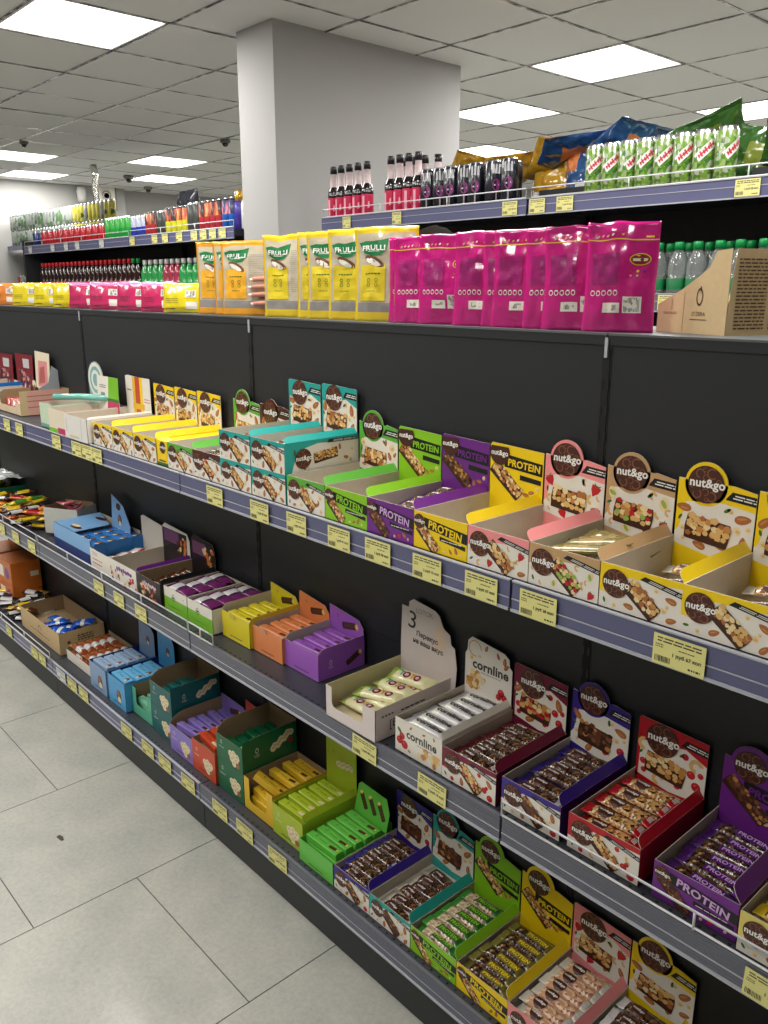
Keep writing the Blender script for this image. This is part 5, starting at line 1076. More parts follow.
# red scribbled lettering band: short strokes, unreadable in the photograph
rq = random.Random(6)
for k in range(7):
    x = -.027+.009*k; y0, y1 = (-.008, .009) if k % 2 else (-.006,.005)
    pts = [(x,y0),(x+.004,y0),(x+.0065,y1),(x+.002,y1)]
    gca.items.append(([(p*math.cos(.75)-q*math.sin(.75), .105+p*math.sin(.75)+q*math.cos(.75)) for p, q in pts],[(0,1,2,3)],P('print_can_red',(206,44,72)),2))
    if k < 6: gca.items.append(([(p*math.cos(.75)-q*math.sin(.75), .105+p*math.sin(.75)+q*math.cos(.75)) for p, q in ((x+.002,-.002),(x+.010,-.002),(x+.011,.002),(x+.003,.002))],[(0,1,2,3)],P('print_can_red',(206,44,72)),3))
grn = can_mesh(lemon, art=gca)
gpos = [.330,.394,.458,.522,.588,.655,.722,.795]
gdesc = ['leftmost tall green and white can','second tall green can from the left','third tall green can from the left','fourth tall green can from the left','fifth tall green can from the left','third tall green can from the right end of the row','second tall green can from the right end','rightmost tall green can in a clear sleeve']
for i, x in enumerate(gpos): stamp('drink_can', grn, gdesc[i]+' on the rear top shelf', 'can', (x,1.205,GZ+.001), (0,0,(.62+(.5 if i in (2,7) else R_.uniform(-.1,.1)))), None)
for i, x in enumerate(gpos[:-1]): stamp('drink_can', grn, 'tall green can in the second row behind the front green cans', 'can', (x+.01,1.275,GZ+.001), (0,0,R_.uniform(0,6)), 'second row of green cans')
blk = M('black_can', (26,28,38), rough=.25, coat=.6); bc = Art(.2,.2); purp_c = P('print_can_purple',(128,44,110)); silverp = P('print_can_silver',(200,200,204))
bc.ell(0,.078,.016,.022,purp_c,n=14,noclip=True)
for k in range(3): bc.items.append(([(-.018+.012*k,.118),(-.009+.012*k,.118),(-.010+.012*k,.152),(-.016+.012*k,.150)],[(0,1,2,3)],silverp,1)); 
bc.items.append(([(-.018,.138),(.020,.142),(.020,.152),(-.018,.150)],[(0,1,2,3)],silverp,2)); bc.items.append(([(-.003,.01),(.003,.01),(.003,.055),(-.003,.055)],[(0,1,2,3)],greyp,1)); bc.items.append(([(-.010,.074),(.010,.076),(.010,.081),(-.010,.079)],[(0,1,2,3)],silverp,2))
blkm = can_mesh(blk, art=bc, h=.166, nk=blk)
for i, x in enumerate((-.475,-.415,-.345,-.280,-.212,-.135,-.045)):
    stamp('drink_can', blkm, ('leftmost','second','third','fourth','fifth','sixth','rightmost')[i]+' tall black can with purple emblem, counted from the bottles', 'can', (x,1.205+.01*(i%2),GZ+.001), (0,0,.62+(.5 if i == 5 else R_.uniform(-.15,.15))), None)
for i, x in enumerate((-.44,-.37,-.30,-.23,-.16,-.09)): stamp('drink_can', blkm, 'black can in the hidden second row behind the black cans', 'can', (x,1.285,GZ+.001), (0,0,R_.uniform(0,6)), 'second row of black cans')
lred = M('crimson_label', (206,40,84), rough=.4, var=.2, vs=90); lwh = M('neck_label', (214,196,196), rough=.45, var=.1, vs=120); capk = M('black_cap', (22,22,24), rough=.35)
def wine(h=.235, r=.028):
    b = MB(); b.lathe([(r*.9,0,glassd),(r,.006,lred),(r,h*.42,glassd),(r,h*.50,glassd),(r*.93,h*.55,glassd),(r*.6,h*.62,lwh),(r*.5,h*.86,capk),(r*.56,h*.865,capk),(r*.56,h*.99,capk),(r*.5,h,capk)], glassd, 24)
    a = Art(.2,.3)
    for k in range(4): a.items.append(([(-.012+.008*k,h*.455),(-.007+.008*k,h*.455),(-.008+.008*k,h*.485),(-.012+.008*k,h*.48)],[(0,1,2,3)],silverp,1))
    a.items.append(([(-.022,.015),(-.010,.015),(-.010,.09),(-.022,.09)],[(0,1,2,3)],P('print_label_pink',(236,170,186)),1)); a.items.append(([(.004,.04),(.014,.044),(.012,.07),(.006,.066)],[(0,1,2,3)],P('print_label_pink',(236,170,186)),1))
    b.art(a,None,None,None,lift=.0006,step=.0002,fn=lambda x,y,l: Vector(((r+l)*math.sin(x/r),-(r+l)*math.cos(x/r),y)))
    return b.build('bottle', mesh_only=True, smooth=True)
wm = wine()
for i, x in enumerate((-1.085,-1.030,-.972,-.912,-.850)): stamp('glass_bottle', wm, ('leftmost','second','middle','fourth','rightmost')[i]+' bottle in the left five dark bottles with crimson labels by the column', 'bottle', (x,1.20,GZ+.001), (0,0,.6+R_.uniform(-.3,.3)))
for i, x in enumerate((-.695,-.640,-.585,-.528)): stamp('glass_bottle', wm, ('leftmost','second','third','rightmost')[i]+' crimson label bottle in the right group before the black cans', 'bottle', (x,1.20,GZ+.001), (0,0,.6+R_.uniform(-.3,.3)), None, (1,1,1.02))
for i, x in enumerate((-.665,-.61,-.555)): stamp('glass_bottle', wm, 'crimson label bottle behind the right group of four', 'bottle', (x,1.265,GZ+.001), (0,0,R_.uniform(0,6)), 'bottles behind the right group')
wb = MB(); wb.lathe([(.025,0,glassd),(.028,.006,M('black_label',(30,32,40),rough=.4)),(.028,.14,glassd),(.016,.17,lwh),(.014,.2,capk),(.0155,.202,capk),(.0155,.23,capk)], glassd, 22)
stamp('glass_bottle', wb.build('b',mesh_only=True,smooth=True), 'single bottle with black label between crimson bottles and black cans', 'bottle', (-.475,1.262,GZ+.001))
# snack bags
def snack(label, x, y, z, w, h, t, m1, m2, rot, seed, fn=None):
    z0 = fn or (lambda x_, z_: m2 if (abs(x_) < w*.22 and h*.3 < z_ < h*.7) else m1)
    r = pouch(w, h, t, z0, None, label, 'snack bag', x, y, z, seed=seed, name='snack_bag', cz=.018, seal=.015); r.rotation_euler = rot; return r
sg = M('gold_snack_film',(176,134,30),rough=.22,coat=.8,var=.2,vs=20,bump=.5,bs=24); sbl = M('blue_snack_film',(34,74,124),rough=.22,coat=.8,var=.15,vs=20,bump=.5,bs=24); sor = M('orange_snack_print',(200,120,70),rough=.3,coat=.5,var=.4,vs=40); sgn = M('green_snack_film',(50,92,34),rough=.22,coat=.8,var=.2,vs=18,bump=.5,bs=24)
sye = M('lime_snack_print',(120,132,44),rough=.3,coat=.5,var=.3,vs=30); swh = M('white_snack_label',(210,210,206),rough=.5)
snack('gold snack bag lying behind the first black cans', -.44,1.46,GZ+.135,.26,.16,.06,sg,sg,(1.05,.25,.9),70); snack('gold snack bag lying behind the middle black cans', -.22,1.46,GZ+.135,.28,.16,.06,sg,sg,(1.1,-.12,.8),71)
snack('gold snack bag on edge between black cans and blue bags', .0,1.42,GZ+.10,.24,.2,.08,sg,sor,(.9,.1,.9),72); snack('gold snack bag standing behind the last black can', .055,1.33,GZ+.002,.16,.17,.06,sg,swh,(0,0,.1),73, lambda x_, z_: swh if z_ < .05 else sg)
snack('blue snack bag standing left of the green cans', .205,1.34,GZ+.002,.17,.17,.07,sbl,swh,(0,.0,.2),74, lambda x_, z_: swh if (z_ < .07 and z_ > .02 and -.03 < x_ < .05) else (sor if z_ > .11 and x_ < -.03 else sbl)); snack('blue snack bag standing just behind the leftmost green can', .34,1.37,GZ+.002,.16,.17,.07,sbl,sor,(0,0,-.2),75)
snack('blue snack bag lying over the standing blue bags, left one', .10,1.38,GZ+.165,.26,.16,.06,sbl,sor,(1.15,-.15,.9),76); snack('blue snack bag lying over the standing blue bags, right one', .28,1.42,GZ+.175,.26,.16,.07,sbl,sor,(1.1,.1,1.3),77)
snack('green snack bag lying with its corner raised behind the rightmost green cans', .62,1.43,GZ+.13,.26,.15,.06,sgn,sye,(.8,-.40,.5),78); snack('green snack bag standing behind the rightmost can', .79,1.38,GZ+.02,.17,.17,.06,sgn,sye,(-.1,.25,.3),79)
snack('dark green snack bag lying at the right photo edge', .98,1.34,GZ+.05,.26,.15,.06,sgn,sye,(.7,.1,.4),80); snack('gold topped snack bag above the green bag at the right photo edge', 1.05,1.42,GZ+.13,.26,.16,.06,sg,sgn,(.9,0,.5),81); snack('red and green snack bag lying flat behind the green cans', .52,1.46,GZ+.15,.26,.18,.05,sgn,dred if False else M('red_snack_film',(150,40,40),rough=.25,coat=.7,bump=.4),(1.3,-.15,1.0),82)
# low black tray in front of the snack bags
bt = MB(); bt.box(-.0,0,0,.24,.006,.05,M('black_tray',(28,30,34),rough=.5)); bt.box(0,.006,0,.24,.12,.004,MATS['black_tray']); bt.box(0,.114,0,.24,.12,.05,MATS['black_tray']); bt.box(0,.006,0,.006,.114,.05,MATS['black_tray']); bt.box(.234,.006,0,.24,.114,.05,MATS['black_tray'])
bt2 = bt.build('x', mesh_only=True)
stamp('black_tray', bt2, 'low black tray under the blue snack bags', 'tray', (.045,1.27,GZ+.001)); stamp('black_tray', bt2, 'low black tray at the right end under the green snack bags', 'tray', (.86,1.25,GZ+.001))
# clear bottles with green caps one shelf down
clearp = M('clear_plastic', (226,234,230), rough=.06, trans=.85, ior=1.3, coat=.5, var=.02); capg = M('green_cap', (16,140,70), rough=.35); labg = M('green_label', (24,110,62), rough=.4, var=.2, vs=60)
def pet(cap, lab, body, h=.2, r=.031, ribs=True):
    b = MB(); b.lathe([(r*.8,0,body),(r,.008,body),(r,h*.14,lab),(r*1.01,h*.34,body),(r*.96,h*.36,body),(r,h*.52,body),(r*.92,h*.66,body),(r*.6,h*.80,body),(r*.42,h*.86,cap),(r*.5,h*.865,cap),(r*.5,h*.985,cap),(r*.42,h,cap)], body, 20)
    return b.build('bottle', mesh_only=True, smooth=True)
pg = pet(capg, labg, clearp, .172)
zs = 1.656
for i in range(7): stamp('plastic_bottle', pg, 'clear bottle with green cap, %s in the front row behind the kraft carton' % ('first','second','third','fourth','fifth','sixth','last')[i], 'bottle', (.60+.068*i+.004*(i%2),1.20,zs), (0,0,R_.uniform(0,6)))
for i in range(6): stamp('plastic_bottle', pg, 'clear bottle with green cap in the second row behind the kraft carton', 'bottle', (.60+.068*i,1.275,zs), (0,0,R_.uniform(0,6)), 'second row of green capped bottles')
for i in range(4): stamp('plastic_bottle', pg, 'clear green capped bottle at the far right beyond the kraft cartons', 'bottle', (1.10+.068*i,1.21,zs), (0,0,0), 'green capped bottles beyond the kraft cartons')
# left part: cans on the far top shelf
def simple_can(nm, c1, c2, h=.122, r=.033, nk=None): return can_mesh(foil(nm+'_can', c1, bump=0, rough=.28), h=h, r=r, body2=foil(nm+'_can_upper', c2, bump=0, rough=.28), nk=nk)
redcan = simple_can('cola',(196,22,40),(206,40,54)); bluecan = simple_can('dark_blue',(20,40,120),(40,60,130)); grcan = simple_can('lemon',(30,160,60),(60,180,70),.15,.030); 
flame = ramp_mat('flame_print',[(0,(30,24,30)),(.4,(60,30,40)),(.55,(220,110,60)),(.75,(250,200,120)),(1,(40,30,40))],22,rough=.3,coat=.5,kind='noise',bump=0,stretch=(1.5,1.5,.35))
enr = can_mesh(M('energy_red',(170,40,50),rough=.3,coat=.5), h=.168, r=.030, body2=flame, nk=blk); enb = can_mesh(M('energy_blue',(20,90,170),rough=.3,coat=.5), h=.168, r=.030, body2=ramp_mat('blue_flame_print',[(0,(20,24,50)),(.5,(40,50,100)),(.6,(230,130,140)),(.75,(120,170,230)),(1,(20,24,60))],22,rough=.3,coat=.5,kind='noise',bump=0,stretch=(1.5,1.5,.35)), nk=blk)
eny = can_mesh(M('energy_yellow',(200,196,40),rough=.3,coat=.5), h=.160, r=.030, body2=flame, nk=blk); engold = can_mesh(foil('gold_white_can',(200,180,60),bump=0), h=.14, r=.030, body2=foil('gold_orange_can',(226,180,60),bump=0))
blw = can_mesh(foil('blue_white_can',(40,60,170),bump=0), h=.14, r=.028, body2=foil('silver_blue_can',(190,196,214),bump=0)); gry = can_mesh(M('grey_can',(60,64,62),rough=.3,coat=.5), h=.17, r=.031)
gpb = MB(); gpb.lathe([(.026,0,M('violet_bottle',(60,44,140),rough=.3,coat=.5)),(.030,.006,MATS['violet_bottle']),(.030,.13,MATS['violet_bottle']),(.024,.145,foil('gold_cap',(196,156,50),metal=.6,bump=0)),(.026,.147,MATS['gold_cap']),(.026,.195,MATS['gold_cap'])], MATS['violet_bottle'], 20); vb = gpb.build('b',mesh_only=True,smooth=True)
gsb = MB(); gsb.lathe([(.026,0,M('silver_bottle',(200,202,206),rough=.3,coat=.5)),(.030,.006,MATS['silver_bottle']),(.030,.13,MATS['silver_bottle']),(.024,.145,MATS['gold_cap']),(.026,.147,MATS['gold_cap']),(.026,.195,MATS['gold_cap'])], MATS['silver_bottle'], 20); svb = gsb.build('b',mesh_only=True,smooth=True)
def rowc(me, xs, y, label, group, cat='can', name='drink_can', z=GZ+.001, sc=1):
    for x in xs: stamp(name, me, label, cat, (x,y,z), (0,0,R_.uniform(0,6)), group, sc)
def span(a, b, n): return [a+(b-a)*i/max(1,n-1) for i in range(n)]
rowc(bluecan,[-4.80],1.21,'single dark blue can at the left end of the far top shelf',None)
rowc(redcan,span(-4.62,-3.60,11),1.21,'red cola can on the far top shelf at left','red cans, far top shelf'); rowc(redcan,span(-4.62,-3.65,11),1.29,'red can in the second row on the far top shelf','red cans, second row')
rowc(grcan,span(-3.50,-3.20,5),1.21,'bright green can right of the red cans, far top shelf','bright green cans')
rowc(blw,span(-3.12,-2.98,3),1.21,'blue and silver can on the far top shelf','blue and silver cans'); rowc(enr,span(-2.92,-2.86,2),1.21,'dark red energy can right of the blue and silver ones','left dark red cans',sc=(1,1,.9)); 
rowc(gry,span(-2.79,-2.72,2),1.22,'grey can between red and yellow energy cans','grey cans, middle',sc=(1,1,.9)); rowc(eny,span(-2.66,-2.46,4),1.21,'yellow based flame printed energy can','yellow energy cans'); rowc(gry,[-2.395,-2.33],1.21,'dark grey can between yellow and red energy cans','dark grey cans right')
rowc(enr,span(-2.265,-2.085,4),1.21,'red based flame printed energy can near the column','red energy cans'); rowc(enb,span(-2.02,-1.955,2),1.21,'blue flame printed energy can near the column','blue energy cans',sc=(1,1,1.0))
rowc(vb,[-1.935+.045,],1.285,'violet gold capped bottle by the column, rear row','violet bottles','bottle','small_bottle'); rowc(vb,[-1.895],1.21,'violet bottle with gold cap next to the blue energy cans',None,'bottle','small_bottle')
rowc(svb,[-1.83,-1.765],1.21,'silver bottle with gold cap beside the column','silver gold capped bottles','bottle','small_bottle')
rowc(enr,span(-2.9,-2.0,12),1.30,'energy can in the second row on the far top shelf','second row of energy cans')
# folded black bag on the cans
bb = pouch(.22,.1,.08,lambda a_,b_: M('black_bag_film',(30,34,44),rough=.3,coat=.4,bump=.3),None,'crumpled black bag lying on top of the far energy cans','bag',-2.62,1.32,GZ+.165,seed=91,name='crumpled_bag',cz=.02)
# second shelf down: rows of capped bottles
capr = M('red_cap',(196,30,40),rough=.4); capw = M('white_cap',(222,224,220),rough=.4); colad = M('cola_liquid',(40,14,12),rough=.08,coat=.8); grj = M('green_liquid',(40,140,70),rough=.1,coat=.8); ylj = M('lime_liquid',(150,170,60),rough=.1,coat=.8); pkj = M('rose_liquid',(150,50,70),rough=.1,coat=.8)
pr_ = pet(capr, lred, colad, .215); pw1 = pet(capw, grj, grj, .2); pw2 = pet(capw, ylj, ylj, .2); pw3 = pet(capw, pkj, pkj, .2)
rowc(pr_,span(-4.82,-3.30,22),1.24,'dark bottle with red cap on the second far shelf','red capped bottles','bottle','plastic_bottle',1.656); rowc(pet(capg,labg,colad,.215),[-3.24,-3.17],1.24,'dark bottle with green cap among the red capped ones','green capped dark bottles','bottle','plastic_bottle',1.656)
rowc(pw1,span(-3.08,-2.86,4)+span(-2.58,-2.36,4),1.24,'green drink bottle with white cap on the second far shelf','white capped green bottles','bottle','plastic_bottle',1.656); rowc(pw3,span(-2.79,-2.65,3),1.24,'rose drink bottle with white cap on the second far shelf','white capped rose bottles','bottle','plastic_bottle',1.656)
rowc(pw2,span(-2.29,-1.95,5),1.24,'lime drink bottle with white cap on the second far shelf','white capped lime bottles','bottle','plastic_bottle',1.656)

# farthest shelving on the left
tf = thing('wall_shelving_unit','farthest shelving with multipacks against the left wall','shelving',(-8.38,2.2,0))
p = MB(); p.box(0,.42,.02,1.98,.44,2.2,gond); p.build('back_panel', tf)
for z in (.2,.7,1.2,1.65,2.14): s = MB(); s.box(0,0,z-.03,1.98,.42,z,shelfm); o = s.build('shelf', tf); MB().box(0,-.005,z-.045,1.98,0,z+.005,rail).build('price_rail', o)
tf2 = copy_tree(tf); tf2.location.x = -6.34; tf2['label'] = 'farthest shelving with yellow cans, right of the multipack bay'
pc = [ramp_mat('pack_print_a',[(0,(90,120,80)),(.4,(150,160,150)),(.7,(80,120,80)),(.85,(170,176,170))],20,kind='voronoi',bump=0),ramp_mat('pack_print_b',[(0,(120,126,122)),(.5,(160,162,160)),(.8,(80,90,86))],20,kind='voronoi',bump=0),ramp_mat('pack_print_c',[(0,(170,164,50)),(.5,(190,182,80)),(.8,(60,80,44))],20,kind='voronoi',bump=0)]
def tallcan(m): return can_mesh(m, h=.168, r=.034)
tc_ = [tallcan(m) for m in pc]
for q in range(2):
    for i in range(20): stamp('drink_can', tc_[0 if i % 3 else 1], 'pale green or grey can stacked on the farthest shelving, %s tier' % ('upper' if q else 'lower'), 'can', (-8.3+.085*i,2.26,2.141+.1685*q), (0,0,i), 'pale cans %s tier' % ('upper' if q else 'lower'))
    for i in range(11): stamp('drink_can', tc_[2 if i % 4 else 1], 'yellow can stacked on the farthest shelving, %s tier' % ('upper' if q else 'lower'), 'can', (-6.60+.092*i,2.26,2.141+.1685*q), (0,0,i), 'yellow cans %s tier' % ('upper' if q else 'lower'))
for i in range(36): stamp('drink_can', tc_[1] if i % 2 else tallcan(foil('pale_red_can',(180,60,70),bump=0)) if i == 0 else tc_[0], 'pale can on the shelf below the top of the farthest shelving', 'can', (-8.3+.09*i,2.28,1.651), (0,0,i), 'pale cans one shelf down')
for i in range(22): stamp('plastic_bottle', pr_, 'dark red capped bottle on the lower far shelving at the left photo edge', 'bottle', (-8.28+.085*i,2.30,1.201), (0,0,i), 'lower far bottles')

# ---------------- person behind the shelving ----------------
skin = M('skin', (190,130,110), rough=.5, var=.05, vs=20); hairm = M('dark_hair', (26,18,14), rough=.85, spec=.15, var=.4, vs=120); cloth = M('grey_jersey', (96,98,108), rough=.9, var=.08, vs=60); jeans = M('dark_jeans', (40,48,68), rough=.9, var=.1, vs=90); shoe = M('dark_shoes',(30,30,32),rough=.6); nail = M('fingernail',(232,190,176),rough=.25,coat=.5)
PX, PY = .16, .60
pt = thing('person','person with dark hair standing behind the shelving, fingers gripping an amber edged pouch','person',(PX,PY,0))
def skinned(name, verts, edges, radii, mat, parent, sub=2, root=0):
    me = bpy.data.meshes.new(name); me.from_pydata([Vector(v) for v in verts], edges, []); o = bpy.data.objects.new(name, me); COL.objects.link(o)
    md = o.modifiers.new('skin','SKIN'); 
    for i, r in enumerate(radii): me.skin_vertices[0].data[i].radius = (r, r) if not isinstance(r, tuple) else r
    me.skin_vertices[0].data[root].use_root = True; md.use_smooth_shade = True
    s = o.modifiers.new('sub','SUBSURF'); s.levels = sub; s.render_levels = sub
    me.materials.append(mat); o.parent = parent; return o
V = []; E_ = []; Rr = []
def nd(p, r, a=None):
    V.append((p[0]-PX, p[1]-PY, p[2])); Rr.append(r)
    if a is not None: E_.append((a, len(V)-1))
    return len(V)-1
HX, HY = .20, .53
pel = nd((PX,PY,.98),(.15,.11)); wa_ = nd((PX+.01,PY,1.16),(.135,.10),pel); ch_ = nd((PX+.02,PY-.01,1.38),(.16,.11),wa_); nk0 = nd((HX,PY-.03,1.54),(.075,.07),ch_); nk1 = nd((HX,PY-.05,1.62),.052,nk0)
h1 = nd((HX,HY+.01,1.71),(.072,.085),nk1); h2 = nd((HX,HY+.015,1.79),(.076,.09),h1); h3 = nd((HX,HY+.02,1.838),(.05,.06),h2)
for s in (-1,1):
    hp1 = nd((PX+s*.09,PY,.90),.09,pel); kn = nd((PX+s*.10,PY+.02,.50),.058,hp1); an = nd((PX+s*.10,PY+.05,.10),.04,kn); toe = nd((PX+s*.12,PY-.10,.04),.035,an)
# right arm hangs down (viewer left), left arm reaches across to the pouch
sr = nd((PX-.19,PY,1.47),.055,ch_); er = nd((PX-.25,PY+.03,1.20),.042,sr); wr = nd((PX-.24,PY-.04,.95),.028,er)
sl = nd((PX+.21,PY-.03,1.47),.055,ch_); el = nd((PX+.22,PY-.22,1.46),.044,sl) ; wl = nd((.100,.235,1.672),.027,el)
PLM = nd((.045,.155,1.674),(.016,.036),wl); 
hd2 = nd((PX-.235,PY-.08,.87),(.036,.016),wr)
for k in range(4): 
    a0 = nd((PX-.26+.017*k,PY-.10,.80),.0085,hd2); a1 = nd((PX-.26+.017*k,PY-.11,.765-.006*(k in (1,2))),.0075,a0)
a0 = nd((PX-.205,PY-.10,.845),.010,hd2); a1 = nd((PX-.195,PY-.12,.81),.009,a0)
# four fingers curl round the pouch edge, thumb stays behind it
tips = []
for k, z in enumerate((1.711,1.689,1.667,1.641)):
    f0 = nd((.014,.122,z-.001),.0095,PLM); f1 = nd((-.007,.097,z),.0088,f0); f2 = nd((-.014,.073,z),.0085,f1); f3 = nd((-.042,.056,z-.001),.0080,f2); e = .006*(k in (0,3)); f4 = nd((-.068+e,.049+e*.45,z-.003),.0068,f3); tips.append((-.062+e,.050+e*.45,z-.003))
th0 = nd((.035,.165,1.71),.0115,PLM); th1 = nd((.002,.140,1.715),.0105,th0); th2 = nd((-.03,.118,1.71),.009,th1)
body = skinned('body', V, E_, Rr, skin, pt)
dv, nv = Vector((-.913,-.408,0)), Vector((.408,-.913,0))
for x, y, z in tips:
    nb = MB(); c0 = Vector((x-PX,y-PY,z))
    nb.add([c0+dv*(-.005+.0115*i/4)+Vector((0,0,1))*(-.0045+.009*j/4)+nv*(.0074-.0022*((j-2)/2)**2-.001*(i/4)**2) for i in range(5) for j in range(5)],[(i*5+j,(i+1)*5+j,(i+1)*5+j+1,i*5+j+1) for i in range(4) for j in range(4)],nail)
    nb.build('fingernail', pt, smooth=True)
# hair, face, clothes
def ellipsoid(c, r, m, n=24, k=16, z0=-1, wob=0, clipf=None):
    b = MB(); vs = []; fs = []
    for i in range(k+1):
        ph = -math.pi/2+math.pi*i/k
        for j in range(n):
            a = 2*math.pi*j/n; v = Vector((math.cos(a)*math.cos(ph), math.sin(a)*math.cos(ph), math.sin(ph)))
            q = 1+wob*noise.noise(v*5); vs.append((c[0]+r[0]*v.x*q, c[1]+r[1]*v.y*q, c[2]+r[2]*v.z*q))
    for i in range(k):
        for j in range(n):
            f = (i*n+j, i*n+(j+1)%n, (i+1)*n+(j+1)%n, (i+1)*n+j)
            if clipf is None or clipf([vs[q] for q in f]): fs.append(f)
    b.add(vs, fs, m); return b
hc = (HX-PX, HY-PY+.028, 1.765)
ellipsoid(hc,(.088,.104,.106),hairm,wob=.06,clipf=lambda q: sum(p[2] for p in q)/4 > 1.775 or sum(p[1] for p in q)/4 > hc[1]+.01 and sum(p[2] for p in q)/4 > 1.68).build('hair', pt, smooth=True)
for s in (-1,1):
    ellipsoid((HX-PX+s*.030,HY-PY-.072,1.755),(.013,.008,.008),M('eye_white',(230,228,222),rough=.2),12,8).build('eye', pt, smooth=True); ellipsoid((HX-PX+s*.030,HY-PY-.0785,1.755),(.005,.003,.005),M('iris',(50,34,24),rough=.2),10,6).build('iris', pt, smooth=True)
    ellipsoid((HX-PX+s*.078,HY-PY+.015,1.745),(.010,.018,.030),skin,12,8).build('ear', pt, smooth=True)
nb = MB(); nb.tube([(HX-PX,HY-PY-.068,1.765),(HX-PX,HY-PY-.088,1.735),(HX-PX,HY-PY-.078,1.722)],.010,skin,8); nb.build('nose', pt, smooth=True)
ellipsoid((HX-PX,HY-PY-.070,1.698),(.024,.009,.007),M('lips',(168,92,84),rough=.4),14,8).build('mouth', pt, smooth=True)
cv = [V[i] for i in (pel,wa_,ch_,nk0,sr,er,sl,el)]; wl2 = (V[wl][0]*.8+V[el][0]*.2, V[wl][1]*.8+V[el][1]*.2, V[wl][2]*.8+V[el][2]*.2); wr2 = (V[wr][0]*.8+V[er][0]*.2, V[wr][1]*.8+V[er][1]*.2, V[wr][2]*.8+V[er][2]*.2)
skinned('sweater', [cv[0],cv[1],cv[2],(cv[3][0],cv[3][1]+.01,1.53),cv[4],cv[5],wr2,cv[6],cv[7],wl2], [(0,1),(1,2),(2,3),(2,4),(4,5),(5,6),(2,7),(7,8),(8,9)], [(.165,.125),(.15,.115),(.175,.125),(.085,.08),.066,.054,.040,.066,.056,.038], cloth, pt)
jv = [(0,0,.98)]; je = []; jr = [(.16,.12)]
for s in (-1,1):
    b0 = len(jv); jv += [(s*.09,0,.88),(s*.10,.02,.50),(s*.10,.05,.14)]; je += [(0,b0),(b0,b0+1),(b0+1,b0+2)]; jr += [.102,.072,.056]
skinned('trousers', jv, je, jr, jeans, pt)
for s in (-1,1): skinned('shoe', [(s*.10,.07,.055),(s*.11,-.02,.05),(s*.125,-.13,.04)], [(0,1),(1,2)], [.048,.048,.04], shoe, pt)

# ---------------- price tags in place ----------------
up = [(-1.411,.07,'below the pale kraft tray, left one'),(-1.270,.075,'below the pale kraft tray, right one'),(-.896,.078,'below the ivory carton, upper shelf'),(-.714,.08,'first of three overlapping tags below the white carton'),(-.630,.08,'middle of three overlapping tags below the white carton'),(-.550,.08,'last of three overlapping tags, below the leftmost yellow box'),
      (.195,.080,'below the left teal stack, upper shelf'),(.409,.080,'below the right teal stack, upper shelf'),(.563,.077,'below the green edged hazelnut box, upper shelf'),(.723,.077,'below the lime PROTEIN box, upper shelf'),(.852,.080,'below the purple PROTEIN box, upper shelf'),(1.0,.080,'below the yellow PROTEIN box, upper shelf'),
      (1.142,.080,'below the pink strawberry box, upper shelf'),(1.275,.080,'below the tan pistachio box, upper shelf'),(1.542,.086,'below the yellow almond boxes at right, upper shelf')]
for k, (x, w, lb) in enumerate(up): price_tag(x, w, 1.1195, .050, 'yellow price tag '+lb, k, lift=.0008*(k%2))
md_ = [(-1.90,.07,'at the left photo edge, middle shelf'),(-1.640,.07,'below the green basket heap, middle shelf'),(-1.471,.08,'below the left mixed heap, middle shelf'),(-1.285,.08,'below the tipped pink sachet carton, middle shelf'),(-.637,.08,'below the carton with rounded cut-out, middle shelf'),(-.476,.077,'below the purple edged granola carton'),(-.314,.08,'below the nearly black granola carton'),
       (.804,.084,'below the white coconut bar tray'),(1.023,.084,'between the silver cereal bars and the berry box'),(1.742,.086,'at the right photo edge, middle shelf')]
for k, (x, w, lb) in enumerate(md_): price_tag(x, w, .6290, .050, 'yellow price tag '+lb, k+3, tilt=.0 if k < 7 else .03)
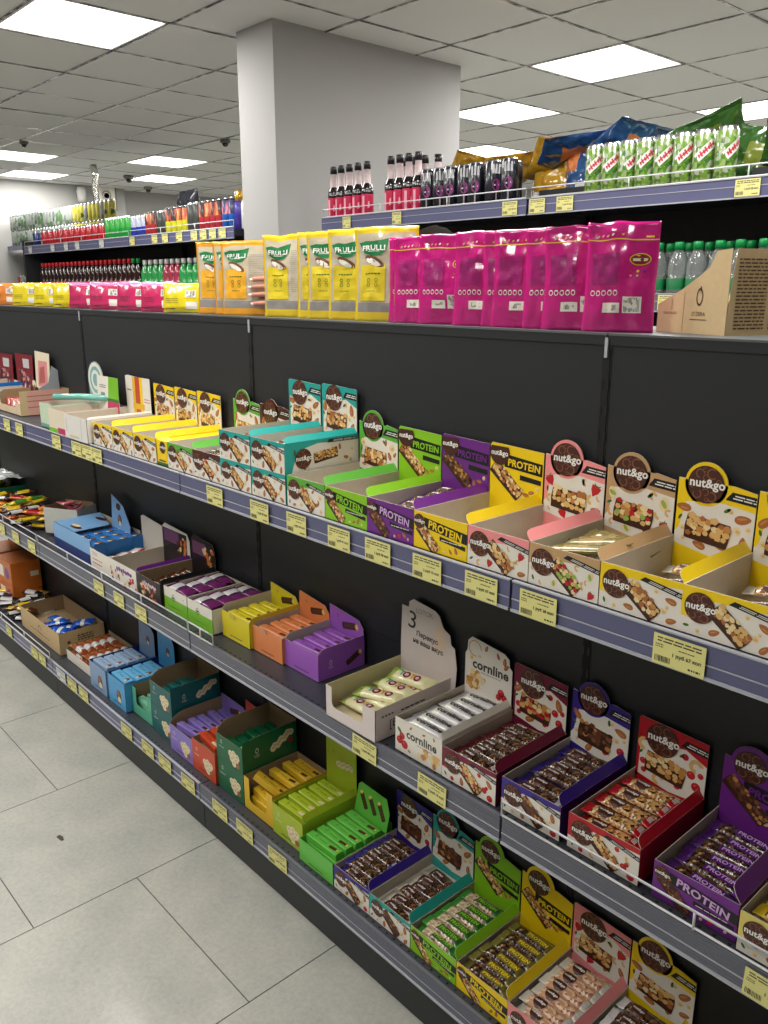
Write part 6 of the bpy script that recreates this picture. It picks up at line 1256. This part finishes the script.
bs_ = [(-1.724,.075,'below the black heap, base shelf'),(-1.405,.08,'left one below the cardboard box, base shelf'),(-1.315,.08,'right one below the cardboard box, base shelf'),(-1.108,.09,''),(-.996,.09,'below the biscuit packet tray, right of the white tag'),(-.885,.085,'below the grey blue carton, base shelf'),(-.509,.085,'below the mint green carton, base shelf'),(-.346,.085,'below the deep teal stack, base shelf'),
       (-.224,.085,'below the lavender carton, left side'),(-.068,.085,'below the vermilion orange carton'),(.125,.084,'below the deep green stack, base shelf'),(.262,.086,'below the golden yellow carton, base shelf'),(.430,.088,'below the olive green carton, base shelf')]
for k, (x, w, lb) in enumerate(bs_): price_tag(x, w, .1145, .050, ('yellow price tag '+lb) if lb else 'white price tag below the biscuit packet tray, base shelf', k+1, m=tagw if not lb else None, tilt=.02*(k%3-1))
LY_ = LY; LY = GY-.003+.0046-.002
for k, (x, w, lb) in enumerate(((-.93,.055,'under the left five bottles'),(-.60,.055,'just above the dark hair, rear top shelf'),(.010,.07,'left of the bay joint on the rear top shelf'),(.135,.07,'right of the bay joint on the rear top shelf'),(.255,.07,'below the blue snack bags, rear top shelf'),(.90,.075,'at the right photo edge, rear top shelf'))):
    price_tag(x, w, GZ-.040, .048, 'small yellow price tag '+lb, k+2)
for k, x in enumerate((-4.80,-4.35,-4.1,-3.9,-3.5,-3.05,-2.75,-2.62,-2.45,-2.28,-2.18,-2.08,-1.98)): 
    price_tag(x, .07, GZ-.040, .048, 'tiny pale price tag on the far top shelf rail left of the column', k, m=tagw if k < 5 else None); bpy.data.objects[-1]
for o in bpy.data.objects:
    if o.get('label') == 'tiny pale price tag on the far top shelf rail left of the column': o['group'] = 'far shelf price tags'
for k, x in enumerate((.58,.68,.78,.88,.98,1.08)):
    price_tag(x, .075, 1.656-.040, .048, 'yellow price tag under the green capped bottles', k)
for o in bpy.data.objects:
    if o.get('label') == 'yellow price tag under the green capped bottles': o['group'] = 'tags under green capped bottles'
LY = LY_
fc = MB(); fc.slab([(0,0),(.028,.004),(.03,.012),(.012,.016),(-.004,.01)],(-1.0+.72,-.62,.002),(1,0,0),(0,1,.02),.001,M('leaf_scrap',(70,66,60),rough=.8)); tag(fc.build('paper_scrap'),'small dark scrap lying on the floor tiles','scrap')
